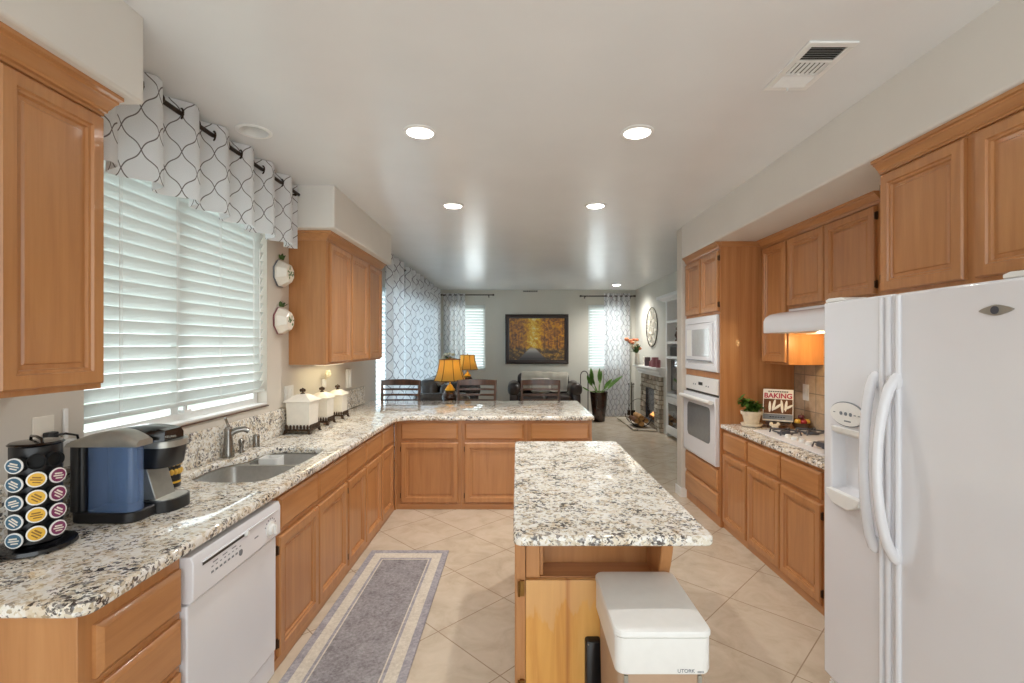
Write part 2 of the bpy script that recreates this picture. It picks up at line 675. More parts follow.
def clear_pane(name, col, alpha):
    """thin see-through pane"""
    t = NT(name)
    tr = t.add('ShaderNodeBsdfTransparent')
    tr.inputs[0].default_value = col
    gl = t.add('ShaderNodeBsdfGlossy')
    gl.inputs['Roughness'].default_value = 0.02
    mx = t.add('ShaderNodeMixShader')
    lw = t.add('ShaderNodeFresnel')
    lw.inputs[0].default_value = 1.35
    ge = t.add('ShaderNodeNewGeometry')
    t.link(t.math('MULTIPLY', t.math('MULTIPLY', lw.outputs[0], alpha), t.math('SUBTRACT', 1.0, ge.outputs['Backfacing'])), mx.inputs[0])
    t.link(tr.outputs[0], mx.inputs[1])
    t.link(gl.outputs[0], mx.inputs[2])
    t.link(mx.outputs[0], t.out.inputs[0])
    t.n.remove(t.p)
    return t.m


M['glass'] = clear_pane('window_glass', (0.96, 0.98, 0.98, 1), 1.0)


def tank():
    t = NT('blue_water_tank')
    tr = t.add('ShaderNodeBsdfTransparent')
    tr.inputs[0].default_value = (0.62, 0.74, 0.95, 1)
    p = t.p
    t.set(C(140, 168, 208), 0.08, coat=0.6)
    mx = t.add('ShaderNodeMixShader')
    mx.inputs[0].default_value = 0.32
    t.link(tr.outputs[0], mx.inputs[1])
    t.link(p.outputs[0], mx.inputs[2])
    t.link(mx.outputs[0], t.out.inputs[0])
    return t.m


M['tank'] = tank()


def translucent(name, col, tcol, fac, rough=0.6, see=0.0, color_socket=None):
    t = NT(name)
    t.set(col if color_socket is None else color_socket, rough, spec=0.2)
    tl = t.add('ShaderNodeBsdfTranslucent')
    tl.inputs[0].default_value = tcol
    mx = t.add('ShaderNodeMixShader')
    mx.inputs[0].default_value = fac
    t.link(t.p.outputs[0], mx.inputs[1])
    t.link(tl.outputs[0], mx.inputs[2])
    t.link(mx.outputs[0], t.out.inputs[0])
    return t


M['slat'] = translucent('white_blind_slat', C(224, 227, 224), C(228, 234, 234), 0.28, 0.4).m


def trellis(name, trans, see, a=0.14, b=0.19, line=C(112, 104, 104), lw=0.022):
    """white cloth printed with an ogee trellis, laid out on the cloth's own uv in metres"""
    t = NT(name)
    uv = t.add('ShaderNodeTexCoord')
    sp = t.add('ShaderNodeSeparateXYZ')
    t.link(uv.outputs['UV'], sp.inputs[0])
    U = t.math('MULTIPLY', sp.outputs[0], 1 / a)
    V = t.math('MULTIPLY', sp.outputs[1], 1 / b)
    s, q = t.math('ADD', U, V), t.math('SUBTRACT', U, V)
    k = 2 * PI
    s2 = t.math('ADD', s, t.math('MULTIPLY', t.math('SINE', t.math('MULTIPLY', q, k)), 0.05))
    q2 = t.math('ADD', q, t.math('MULTIPLY', t.math('SINE', t.math('MULTIPLY', s, k)), 0.05))
    d = lambda x: t.math('ABSOLUTE', t.math('SUBTRACT', t.math('FRACT', t.math('ADD', x, 0.5)), 0.5))
    m = t.math('MINIMUM', d(s2), d(q2))
    f = t.ramp(m, [(lw * 0.75, (1, 1, 1, 1)), (lw * 1.25, (0, 0, 0, 1))])
    wv = t.noise(t.coords('UV', (500, 500, 1)), 1.0, 1)
    cloth = t.ramp(wv, [(0.3, C(224, 225, 227)), (0.7, C(240, 241, 243))])
    col = t.mix(f, cloth, line)
    t.set(col, 0.85, spec=0.1)
    tl = t.add('ShaderNodeBsdfTranslucent')
    t.link(col, tl.inputs[0])
    mx = t.add('ShaderNodeMixShader')
    mx.inputs[0].default_value = trans
    t.link(t.p.outputs[0], mx.inputs[1])
    t.link(tl.outputs[0], mx.inputs[2])
    last = mx
    if see:
        tr = t.add('ShaderNodeBsdfTransparent')
        m2 = t.add('ShaderNodeMixShader')
        t.link(t.math('MULTIPLY', t.math('SUBTRACT', 1.0, f), see), m2.inputs[0])
        t.link(mx.outputs[0], m2.inputs[1])
        t.link(tr.outputs[0], m2.inputs[2])
        last = m2
    t.link(last.outputs[0], t.out.inputs[0])
    return t.m


M['valance'] = trellis('trellis_valance_cloth', 0.25, 0.0)
M['sheer'] = trellis('trellis_sheer_cloth', 0.38, 0.05, a=0.17, b=0.22, line=C(132, 128, 136), lw=0.032)  # print lines paler than the valance's, backlight put into their colour


def emit(name, col, strength):
    t = NT(name)
    t.set((0, 0, 0, 1), 0.5)
    t.p.inputs['Emission Color'].default_value = col
    t.p.inputs['Emission Strength'].default_value = strength
    return t.m


M['bulb'] = emit('lit_lamp_lens', (1.0, 0.94, 0.84, 1), 1.6)
M['bulb_warm'] = emit('lit_warm_bulb', (1.0, 0.8, 0.5, 1), 0.9)
M['flame'] = emit('fire_flame', (1.0, 0.42, 0.12, 1), 0.8)
M['shade'] = translucent('amber_lamp_shade', C(224, 188, 100), C(248, 216, 136), 0.4, 0.7).m


def stone_wall():
    t = NT('stacked_ledge_stone')
    tc = t.add('ShaderNodeTexCoord')
    sp = t.add('ShaderNodeSeparateXYZ')
    cb = t.add('ShaderNodeCombineXYZ')
    t.link(tc.outputs['Object'], sp.inputs[0])
    t.link(t.math('ADD', sp.outputs['Y'], sp.outputs['X']), cb.inputs[0])
    t.link(sp.outputs['Z'], cb.inputs[1])
    br = t.add('ShaderNodeTexBrick')
    br.offset = 0.42
    br.inputs['Scale'].default_value = 1.0
    br.inputs['Brick Width'].default_value = 0.23
    br.inputs['Row Height'].default_value = 0.085
    br.inputs['Mortar Size'].default_value = 0.008
    br.inputs['Color1'].default_value = (0, 0, 0, 1)
    br.inputs['Color2'].default_value = (1, 1, 1, 1)
    t.link(cb.outputs[0], br.inputs['Vector'])
    n = t.noise(t.coords(), 14, 5, 0.65)
    f = t.math('ADD', t.math('MULTIPLY', n, 0.5), t.math('MULTIPLY', br.outputs['Color'], 0.5))
    col = t.ramp(f, [(0.2, C(146, 134, 120)), (0.5, C(186, 174, 156)), (0.8, C(212, 203, 188))])
    col = t.mix(br.outputs['Fac'], col, C(140, 128, 114))
    t.set(col, 0.85)
    t.bump(t.math('SUBTRACT', t.math('MULTIPLY', n, 0.6), br.outputs['Fac']), 0.8, 0.015)
    return t.m


M['stone'] = stone_wall()


def painting():
    t = NT('autumn_avenue_canvas')
    uv = t.add('ShaderNodeTexCoord')
    sp = t.add('ShaderNodeSeparateXYZ')
    t.link(uv.outputs['UV'], sp.inputs[0])
    u, v = sp.outputs[0], sp.outputs[1]
    blot = t.noise(t.coords('UV', (9, 8, 1)), 1.6, 5, 0.7, 0.6)
    trunk = t.noise(t.coords('UV', (34, 1.2, 1)), 1.0, 3, 0.6)
    d = t.math('ABSOLUTE', t.math('SUBTRACT', u, 0.44))
    glow = t.math('SUBTRACT', 1.05, t.math('MULTIPLY', t.math('MINIMUM', d, 0.2), 3.3))
    f = t.math('ADD', t.math('MULTIPLY', glow, 0.72), t.math('MULTIPLY', t.math('SUBTRACT', blot, 0.46), 1.9))
    sky = t.ramp(f, [(0.0, C(70, 48, 30)), (0.2, C(128, 84, 40)), (0.4, C(188, 122, 44)), (0.58, C(222, 158, 26)), (0.8, C(246, 206, 60)), (1.0, C(248, 236, 170))])
    tk = t.ramp(trunk, [(0.45, (1, 1, 1, 1)), (0.50, (0, 0, 0, 1))])
    side = t.ramp(d, [(0.14, (0, 0, 0, 1)), (0.2, (1, 1, 1, 1))])
    low = t.ramp(v, [(0.25, (1, 1, 1, 1)), (0.85, (0.25,) * 3 + (1,))])
    tf = t.math('MULTIPLY', t.math('MULTIPLY', tk, side), low)
    col = t.mix(t.math('MULTIPLY', tf, 0.75), sky, C(52, 42, 36))
    gf = t.ramp(t.math('ADD', v, t.math('MULTIPLY', t.math('SUBTRACT', blot, 0.5), 0.12)), [(0.24, (1, 1, 1, 1)), (0.30, (0, 0, 0, 1))])
    gcol = t.ramp(blot, [(0.35, C(52, 42, 38)), (0.5, C(96, 74, 46)), (0.62, C(186, 140, 56))])
    col = t.mix(gf, col, gcol)
    pw = t.math('SUBTRACT', t.math('ADD', 0.05, t.math('MULTIPLY', t.math('SUBTRACT', 0.30, v), 0.75)), t.math('ABSOLUTE', t.math('SUBTRACT', u, 0.42)))
    pf = t.math('MULTIPLY', t.ramp(pw, [(0.0, (0, 0, 0, 1)), (0.03, (1, 1, 1, 1))]), gf)
    pcol = t.ramp(v, [(0.02, C(60, 56, 58)), (0.16, C(120, 116, 112)), (0.27, C(214, 208, 196))])
    col = t.mix(pf, col, pcol)
    t.set(col, 0.35)
    return t.m


M['painting'] = painting()

# ================================================================== SETTING
struct('floor', MB().box(-1.98, 2.95, -2.0, 10.95, -0.06, 0.0), M['tile'])
struct('ground_outside', MB().box(-14, -1.99, -2, 18, -0.4, -0.2).box(-1.988, 6, 10.96, 18, -0.4, -0.2), M['ext'])

CAN = [(-0.559, 2.78), (0.70, 2.785), (-0.562, 4.25), (0.70, 4.25), (-1.515, 2.77), (2.06, 9.86)]
slab('ceiling', [[(-1.98, -2.0), (2.95, -2.0), (2.95, 10.95), (-1.98, 10.95)]] +
     [[(x + 0.078 * math.cos(2 * PI * k / 28), y + 0.078 * math.sin(2 * PI * k / 28)) for k in range(28)] for x, y in CAN],
     H, H + 0.06, M['ceiling'], smooth=False, kind='structure')
struct('sky_blocker_slab', MB().box(-1.98, 2.95, -2.0, 10.95, H + 0.2, H + 0.26), M['wall'])  # unseen slab added to keep sky light out of the can holes


def wall_with_holes(name, axis, p0, p1, a0, a1, holes, mat, top=H):
    """axis 'x': wall lies in a plane of constant x between p0..p1, running a0..a1; holes = (a_lo, a_hi, z_lo, z_hi)"""
    mb = MB()
    def bx(l, h, z0, z1):
        if h - l < 1e-4 or z1 - z0 < 1e-4: return
        if axis == 'x': mb.box(p0, p1, l, h, z0, z1)
        else: mb.box(l, h, p0, p1, z0, z1)
    cur = a0
    for lo, hi, zl, zh in sorted(holes):
        bx(cur, lo, 0, top)
        bx(lo, hi, 0, zl)
        bx(lo, hi, zh, top)
        cur = hi
    bx(cur, a1, 0, top)
    return struct(name, mb, mat)


W1 = (2.03, 3.52, 1.165, 2.50)
W2 = (6.25, 10.2, 0.10, 2.40)
W3 = (-1.52, -0.70, 1.03, 2.50)
W4 = (1.61, 2.42, 1.03, 2.50)
wall_with_holes('wall_left', 'x', WL - 0.15, WL, -2.0, 10.95, [W1, W2], M['wall'])
wall_with_holes('wall_back', 'y', WB, WB + 0.15, -1.83, 2.95, [W3, W4], M['wall_far'])
struct('wall_right', MB().box(WR, WR + 0.12, -2.0, 5.05, 0, H), M['wall'])
struct('wall_stub', MB().box(1.735, 2.95, 5.05, 5.20, 0, H), M['wall'], bevel=0.012, seg=3)
wall_with_holes('wall_fireplace', 'x', WR2, WR2 + 0.28, 5.20, WB, [(7.1, 8.5, 0, 2.46)], M['wall_far'])
struct('wall_niche', MB().box(WR2 + 0.29, WR2 + 0.33, 7.0, 8.6, 0, 2.6), M['wall_far'])

# soffits over the cabinet runs
struct('trim_1', MB().box(WL, -1.41, -2.0, 1.822, ZS, H + 0.03), M['soffit'], bevel=0.012, seg=3)
struct('trim_2', MB().box(WL, -1.41, 3.714, 5.42, ZS, H + 0.03), M['soffit'], bevel=0.012, seg=3)
struct('trim_3', MB().box(1.735, WR, -2.0, 5.05, ZS, H + 0.03), M['soffit'], bevel=0.012, seg=3)
# baseboards
struct('baseboard_stub', MB().box(1.722, 1.735, 5.05, 5.21, 0, 0.10).box(1.722, 1.79, 5.037, 5.05, 0, 0.10), M['trim'], bevel=0.004)
struct('baseboard_back', MB().box(WL, WR2, WB - 0.014, WB, 0, 0.11), M['trim'], bevel=0.004)
struct('baseboard_right', MB().box(WR2 - 0.014, WR2, 5.2, 7.1, 0, 0.11), M['trim'], bevel=0.004)


def window(n, axis, wall0, lo, hi, z0, z1, mull=None, sgn=1):
    """wall0: inner wall face; sgn: direction to the outside along the wall's normal axis"""
    def bx(mb, a0, a1, d0, d1, zz0, zz1):
        d0, d1 = wall0 + sgn * d0, wall0 + sgn * d1
        if axis == 'x': mb.box(d0, d1, a0, a1, zz0, zz1)
        else: mb.box(a0, a1, d0, d1, zz0, zz1)
    f = MB()
    bx(f, lo, lo + 0.05, 0.07, 0.13, z0, z1)
    bx(f, hi - 0.05, hi, 0.07, 0.13, z0, z1)
    bx(f, lo + 0.05, hi - 0.05, 0.07, 0.13, z0, z0 + 0.05)
    bx(f, lo + 0.05, hi - 0.05, 0.07, 0.13, z1 - 0.05, z1)
    for m in (mull or []):
        bx(f, m - 0.03, m + 0.03, 0.07, 0.13, z0 + 0.05, z1 - 0.05)
    w = f.build('window_%d' % n, M['white2'], bevel=0.004, kind='structure')
    g = MB()
    bx(g, lo + 0.05, hi - 0.05, 0.098, 0.102, z0 + 0.05, z1 - 0.05)
    g.build('pane', M['glass'], w, smooth=False)
    s = MB()
    bx(s, lo, hi, 0.0, 0.07, z0 + 0.0005, z0 + 0.012)
    s.build('sill', M['trim'], w, bevel=0.003)
    return w


window(1, 'x', WL, *W1[:2], W1[2], W1[3], [2.67], -1)
window(2, 'x', WL, *W2[:2], W2[2], W2[3], [7.57, 8.88], -1)
window(3, 'y', WB, *W3[:2], W3[2], W3[3], None, 1)
window(4, 'y', WB, *W4[:2], W4[2], W4[3], None, 1)
# strip coloured dark as the shadow gap under the kitchen window's stool
struct('shadow_gap_strip', MB().box(WL - 0.001, WL + 0.012, W1[0] - 0.005, W1[1] + 0.005, W1[2] - 0.012, W1[2] - 0.004), M['walnut'])

# ================================================================== CABINETS
DOOR = [(0.0, 0.0), (0.0, 0.017), (0.006, 0.024), (0.045, 0.024), (0.049, 0.0155), (0.058, 0.0145), (0.062, 0.004), (0.076, 0.004), (0.081, 0.0095)]
DRAW = [(0.0, 0.0), (0.0, 0.012), (0.004, 0.016), (0.016, 0.023)]
DIRS = {'+x': ((0, 1, 0), (1, 0, 0)), '-x': ((0, 1, 0), (-1, 0, 0)), '-y': ((1, 0, 0), (0, -1, 0)), '+y': ((1, 0, 0), (0, 1, 0))}


def at_face(face, plane, a, z, d=0.0):
    u, n = DIRS[face]
    if face in ('+x', '-x'): return (plane + n[0] * d, a, z)
    return (a, plane + n[1] * d, z)


def door(par, face, plane, a0, a1, z0, z1, hinge=None, mat=None):
    u, n = DIRS[face]
    o = MB().panel(at_face(face, plane, a0, z0), u, (0, 0, 1), n, a1 - a0, z1 - z0, DOOR).build('door', mat or M['maple'], par, angle=20)
    if hinge is not None:
        for k in (0.11, 0.89):
            zz = z0 + (z1 - z0) * k
            aa = a0 - 0.009 if hinge < 0 else a1
            p, q = at_face(face, plane, aa, zz - 0.024, 0.0005), at_face(face, plane, aa + 0.009, zz + 0.024, 0.010)
            mb = MB().box(p[0], q[0], p[1], q[1], p[2], q[2])
            ca = aa + (0.006 if hinge < 0 else 0.003)
            mb.cyl(at_face(face, plane, ca, zz - 0.02, 0.016), at_face(face, plane, ca, zz + 0.02, 0.016), 0.004, n=8)
            mb.build('hinge', M['hinge'], o)
    return o


def drawer(par, face, plane, a0, a1, z0, z1, mat=None):
    u, n = DIRS[face]
    return MB().panel(at_face(face, plane, a0, z0), u, (0, 0, 1), n, a1 - a0, z1 - z0, DRAW).build(
        'drawer', mat or (M['maple_x'] if face == '-y' else M['maple_y']), par, angle=20)


def carcass(par, face, plane, a0, a1, z0, z1, depth, base=True, hollow=False, mat=None):
    """box behind a face frame"""
    u, n = DIRS[face]
    def bx(mb, l, h, d0, d1, zz0, zz1):
        p, q = at_face(face, plane, l, zz0, -d0), at_face(face, plane, h, zz1, -d1)
        mb.box(p[0], q[0], p[1], q[1], p[2], q[2])
    mb = MB()
    if hollow:
        bx(mb, a0, a0 + 0.018, 0.0, depth, z0, z1)
        bx(mb, a1 - 0.018, a1, 0.0, depth, z0, z1)
        bx(mb, a0 + 0.018, a1 - 0.018, 0.0, 0.019, z0, z1)
        bx(mb, a0 + 0.018, a1 - 0.018, 0.019, depth, z0 + 0.1, z0 + 0.118)
        bx(mb, a0 + 0.018, a1 - 0.018, depth - 0.01, depth, z0, z1)
    else:
        bx(mb, a0, a1, 0.0, depth, z0, z1)
    b = mb.build('body', mat or M['maple'], par, bevel=0.0015)
    return b


def strip(par, name, face, plane, a0, a1, z0, z1, d0, d1, mat, bevel=0.002):
    p, q = at_face(face, plane, a0, z0, d0), at_face(face, plane, a1, z1, d1)
    return MB().box(p[0], q[0], p[1], q[1], p[2], q[2]).build(name, mat, par, bevel=bevel)


def crown(par, face, plane, a0, a1, ztop, h=0.066, out=0.09, ret=(False, False), depth=0.3):
    """cornice along the top; ret: mitred returns along the sides at the a0 / a1 ends"""
    u, n = DIRS[face]
    k = out / 0.07
    pr = [(-0.002, 0.0), (0.010, 0.0), (0.012, 0.009), (0.020 * k, 0.011), (0.022 * k, 0.019), (0.030 * k, 0.024), (0.044 * k, 0.038), (0.054 * k, 0.042), (0.056 * k, 0.049), (out, 0.052), (out, h), (-0.002, h)]
    mb = MB()
    L = []
    e0 = (lambda d: a0 - d) if ret[0] else (lambda d: a0)
    e1 = (lambda d: a1 + d) if ret[1] else (lambda d: a1)
    L = [[at_face(face, plane, e0(d), ztop - h + z, d) for d, z in pr], [at_face(face, plane, e1(d), ztop - h + z, d) for d, z in pr]]
    if ret[0]:
        L = [[(at_face(face, plane, a0 - d, ztop - h + z, -depth)) for d, z in pr]] + L
    if ret[1]:
        L = L + [[(at_face(face, plane, a1 + d, ztop - h + z, -depth)) for d, z in pr]]
    mb.rings(L)
    return mb.build('cornice', M['maple_y'] if face in ('+x', '-x') else M['maple_x'], par, angle=25)


ZB = 0.868  # underside of the worktops
GB = 'base cabinets under the L-shaped granite worktop'
FX, DX = -1.19, 0.02


def base_unit(label, face, plane, a0, a1, fronts, depth, group, name='base_cabinet', hollow=False, zt=ZB):
    u, n = DIRS[face]
    loc = at_face(face, plane, (a0 + a1) / 2, 0.0, -depth / 2)
    t = thing(name, label, 'cabinet', loc, group)
    carcass(t, face, plane, a0 + 0.0005, a1 - 0.0005, 0.0, zt, depth, hollow=hollow)
    strip(t, 'base_strip', face, plane, a0 + 0.0005, a1 - 0.0005, 0.0005, 0.05, 0.0, 0.006, M['maple_x'] if face == '-y' else M['maple_y'])
    for f in fronts:
        if f[0] == 'd': drawer(t, face, plane, *f[1:5])
        else: door(t, face, plane, *f[1:5], hinge=f[5] if len(f) > 5 else None)
    return t


DEP = 0.60
base_unit('maple drawer cabinet at the open end of the worktop, beside the dishwasher', '+x', FX, 1.30, 1.696,
          [('d', 1.345, 1.684, 0.665, 0.815), ('d', 1.345, 1.684, 0.478, 0.638), ('d', 1.345, 1.684, 0.295, 0.452), ('d', 1.345, 1.684, 0.08, 0.268)], DEP, GB)
base_unit('maple sink cabinet with two doors next to the dishwasher', '+x', FX, 2.338, 3.335,
          [('d', 2.372, 2.835, 0.68, 0.842), ('d', 2.848, 3.322, 0.68, 0.842), ('o', 2.372, 2.835, 0.06, 0.65, -1), ('o', 2.848, 3.322, 0.06, 0.65, 1)], DEP, GB, hollow=True)
base_unit('maple two-door cabinet below the canisters, between sink cabinet and corner', '+x', FX, 3.335, 4.18,
          [('d', 3.348, 3.725, 0.68, 0.842), ('d', 3.742, 4.165, 0.68, 0.842), ('o', 3.348, 3.725, 0.06, 0.65, -1), ('o', 3.742, 4.165, 0.06, 0.65, 1)], DEP, GB)
base_unit('narrow maple cabinet tucked into the inner corner of the worktop', '+x', FX, 4.18, 4.672,
          [('d', 4.192, 4.56, 0.68, 0.842), ('o', 4.192, 4.56, 0.06, 0.65, 1)], DEP, GB)
PY = 4.68
cor = base_unit('maple peninsula cabinet next to the inner corner', '-y', PY, -1.1895, -0.535,
          [('d', -1.123, -0.568, 0.68, 0.842), ('o', -1.123, -0.568, 0.07, 0.65, -1)], 0.9, GB)
MB().box(-1.1830, -1.168, 4.652, 4.679, 0.0005, ZB).build('corner_stile', M['maple'], cor, bevel=0.002)
base_unit('maple peninsula cabinet in the middle, partly behind the island', '-y', PY, -0.535, 0.102,
          [('d', -0.503, 0.07, 0.68, 0.842), ('o', -0.503, 0.07, 0.07, 0.65, -1)], 0.9, GB)
base_unit('maple peninsula cabinet at the walkway end, mostly behind the island', '-y', PY, 0.102, 0.735,
          [('d', 0.137, 0.705, 0.68, 0.842), ('o', 0.137, 0.705, 0.07, 0.65, -1)], 0.9, GB)

# ---- worktop: window run + peninsula as one slab with the sink cut out
SINK_A = [(-1.29, 2.46), (-1.272, 2.60), (-1.268, 2.88), (-1.29, 2.916), (-1.66, 2.916), (-1.73, 2.90), (-1.755, 2.80), (-1.75, 2.62), (-1.71, 2.50), (-1.58, 2.43), (-1.38, 2.42)]
SINK_B = [(-1.275, 2.96), (-1.275, 3.15), (-1.31, 3.205), (-1.38, 3.225), (-1.56, 3.235), (-1.63, 3.20), (-1.66, 3.11), (-1.66, 2.97), (-1.63, 2.936), (-1.30, 2.934)]


def smooth_loop(p, k=2):
    for _ in range(k):
        q = []
        for a, b in zip(p, p[1:] + p[:1]):
            q += [(a[0] * .75 + b[0] * .25, a[1] * .75 + b[1] * .25), (a[0] * .25 + b[0] * .75, a[1] * .25 + b[1] * .75)]
        p = q
    return p


SINK_U = [(-1.285, 2.45), (-1.268, 2.60), (-1.264, 2.90), (-1.268, 3.15), (-1.30, 3.215), (-1.38, 3.24), (-1.56, 3.24), (-1.635, 3.205), (-1.665, 3.11), (-1.67, 2.99), (-1.70, 2.93),
          (-1.75, 2.86), (-1.76, 2.76), (-1.755, 2.62), (-1.715, 2.495), (-1.58, 2.425), (-1.38, 2.415)]
SA, SB = smooth_loop(SINK_A), smooth_loop(SINK_B)
outer = [(-1.826, 1.275)] + arc(CF - 0.05, 1.275 + 0.05, 0.05, -90, 0, 6) + arc(CF + 0.14, 4.635 - 0.14, 0.14, 180, 90, 7) + \
    arc(0.757 - 0.03, 4.635 + 0.03, 0.03, -90, 0, 4) + arc(0.757 - 0.03, 5.96 - 0.03, 0.03, 0, 90, 4) + [(-1.826, 5.96)]
ct = thing('granite_worktop', 'L-shaped speckled granite worktop running under the window and along the peninsula', 'worktop', (-1.4, 3.5, ZB))
slab('top', [outer, smooth_loop(SINK_U)], ZB + 0.0005, ZC, M['granite'], 0.012, ct, angle=50)
MB().box(-1.8285, -1.806, 1.28, 5.72, ZC + 0.0005, 1.108).build('upstand', M['granite_edge'], ct, bevel=0.004)

# ---- sink
sk = thing('kitchen_sink', 'stainless steel double-bowl sink set into the granite under the window', 'sink', (-1.5, 2.8, 0.72))
for nm, lp, dz in (('bowl', SA, 0.19), ('bowl', SB, 0.17)):
    cx, cy = sum(p[0] for p in lp) / len(lp), sum(p[1] for p in lp) / len(lp)
    sc = lambda k, z: [(cx + (p[0] - cx) * k, cy + (p[1] - cy) * k, z) for p in lp]
    b = MB().rings([sc(1.012, ZB - 0.002), sc(0.995, ZB - 0.002), sc(0.99, ZB - 0.02), sc(0.95, ZB - dz * 0.8), sc(0.86, ZB - dz * 0.97), sc(0.4, ZB - dz), sc(0.05, ZB - dz - 0.004)], False, True)
    bo = b.build(nm, M['steel'], sk, fix=False, angle=60)
    d = MB().lathe([(0.045, 0.001), (0.045, 0.004), (0.03, 0.005), (0.02, 0.002)], (cx, cy, ZB - dz - 0.004), 20)
    d.build('drain', M['chrome'], bo)
slab('deck', [[(-1.46 + (p[0] + 1.46) * 1.03, 2.83 + (p[1] - 2.83) * 1.03) for p in smooth_loop(SINK_U)], SA, SB], ZB - 0.006, ZB - 0.0005, M['steel'], 0.0, sk, angle=50)
tr_ = MB()
tr_.rings([[(x, y, z) for x, y in rrect(-1.61 + e, -1.49 - e, 2.98 + e, 3.09 - e, 0.02)] for e, z in
           ((0.012, 0.715), (0.0, 0.83), (0.0, 0.892), (0.006, 0.892), (0.008, 0.83), (0.018, 0.722))])
props(tr_.build('dish_tub', M['white2'], None, (-1.54, 3.05, 0.715), angle=50), 'white plastic tub standing in the smaller sink bowl', 'dish tub')

# ---- faucet and its two neighbours on the sink deck
fx, fy = -1.768, 2.945
fa = thing('faucet', 'satin nickel single-lever kitchen faucet behind the sink', 'faucet', (fx, fy, ZC))
MB().lathe([(0.033, 0), (0.035, 0.008), (0.032, 0.02), (0.024, 0.11), (0.022, 0.15), (0.023, 0.175), (0.012, 0.188)], (fx, fy, ZC + 0.0005), 20).build('body', M['chrome'], fa, angle=60)
MB().tube([(fx, fy, ZC + 0.135), (fx + 0.035, fy + 0.02, ZC + 0.163), (fx + 0.075, fy + 0.04, ZC + 0.168), (fx + 0.10, fy + 0.05, ZC + 0.152)], [0.016, 0.019, 0.018, 0.016], 12).build('spout', M['chrome'], fa, angle=60)
MB().tube([(fx, fy, ZC + 0.17), (fx - 0.006, fy + 0.005, ZC + 0.20), (fx - 0.012, fy - 0.012, ZC + 0.245)], [0.010, 0.008, 0.007], 10).build('handle', M['chrome'], fa, angle=60)
sd = thing('soap_dispenser', 'small knobbed satin nickel dispenser between faucet and air gap', 'soap dispenser', (-1.768, 3.084, ZC))
MB().lathe([(0.020, 0), (0.021, 0.006), (0.012, 0.015), (0.014, 0.05), (0.018, 0.062)], (-1.768, 3.084, ZC + 0.0005), 16).build('collar', M['chrome'], sd, angle=60)
MB().lathe([(0.018, 0.062), (0.019, 0.075), (0.012, 0.086), (0.004, 0.09)], (-1.768, 3.084, ZC + 0.0008), 16).build('pump_head', M['chrome'], sd, angle=60)
props(MB().lathe([(0.022, 0), (0.022, 0.075), (0.019, 0.082), (0.006, 0.084)], (-1.765, 3.255, ZC + 0.0005), 18).build('sink_air_gap', M['chrome'], None, (-1.765, 3.255, ZC), angle=60),
      'plain cylindrical steel air gap cap behind the smaller sink bowl', 'air gap')

# ---- dishwasher
dw = thing('dishwasher', 'white front-loading dishwasher built in under the granite worktop', 'dishwasher', (-1.45, 2.017, 0))
Y0, Y1 = 1.702, 2.332
MB().box(-1.78, -1.205, Y0, Y1, 0.06, 0.85).build('tub', M['white'], dw)
MB().box(-1.204, -1.168, Y0, Y1, 0.122, 0.672).build('door', M['white'], dw, bevel=0.006, seg=3)
cp = MB()
cp.prism([(-1.204, 0.678), (-1.160, 0.678), (-1.146, 0.690), (-1.146, 0.822), (-1.156, 0.845), (-1.204, 0.845)], 'y', Y0, Y1)
cpo = cp.build('control_panel', M['white'], dw, bevel=0.004)
MB().box(-1.147, -1.1445, Y0 + 0.05, 2.02, 0.795, 0.806).build('handle_slot', M['vent_dark'], cpo)
MB().box(-1.147, -1.139, Y0 + 0.045, Y1 - 0.04, 0.808, 0.814).build('handle_lip', M['white'], cpo, bevel=0.002)
MB().cyl((-1.147, 2.03, 0.802), (-1.132, 2.03, 0.802), 0.011, 0.009).build('latch_knob', M['white2'], cpo)
mk = MB()
for i in range(8):
    yy = Y0 + 0.10 + i * 0.026
    mk.box(-1.147, -1.1452, yy, yy + 0.014, 0.742, 0.750)
    mk.box(-1.147, -1.1452, yy + 0.002, yy + 0.012, 0.764, 0.768)
for i in range(3): mk.box(-1.147, -1.1452, Y0 + 0.11 + i * 0.06, Y0 + 0.14 + i * 0.06, 0.778, 0.782)
mk.box(-1.147, -1.1452, 2.10, 2.13, 0.750, 0.756)
for i in range(7):
    a = PI * 0.15 + i * PI * 0.7 / 6
    mk.box(-1.147, -1.1452, 2.235 + 0.05 * math.cos(a) - 0.004, 2.235 + 0.05 * math.cos(a) + 0.004, 0.738 + 0.05 * math.sin(a), 0.744 + 0.05 * math.sin(a))
mk.build('button_marks', M['print'], cpo)
MB().cyl((-1.147, 1.995, 0.738), (-1.1445, 1.995, 0.738), 0.013, n=20).build('badge', M['print'], cpo)
MB().lathe([(0.036, 0.0), (0.036, 0.004), (0.026, 0.006), (0.024, 0.02), (0.020, 0.022)], (-1.147, 2.235, 0.742), 20, 'x').box(-1.127, -1.117, 2.23, 2.24, 0.722, 0.762).build('dial', M['white2'], cpo, angle=30)
MB().box(-1.204, -1.175, Y0, Y1, 0.004, 0.116).build('kick_plate', M['white'], dw, bevel=0.004)


# ---- upper cabinets, window wall
UF = -1.53


def upper(label, face, plane, a0, a1, z0, ztop, doors, depth, group, ret, dz0=None, out=0.09, name='wall_cabinet', hs=None):
    t = thing(name, label, 'cabinet', at_face(face, plane, (a0 + a1) / 2, z0, -depth / 2), group)
    carcass(t, face, plane, a0, a1, z0, ztop - 0.0005, depth)
    for i, (l, h) in enumerate(doors):
        door(t, face, plane, l, h, z0 + 0.02, ztop - 0.078, hinge=None if hs is None else hs[i])
    crown(t, face, plane, a0, a1, ztop - 0.0005, ret=ret, depth=depth, out=out)
    return t


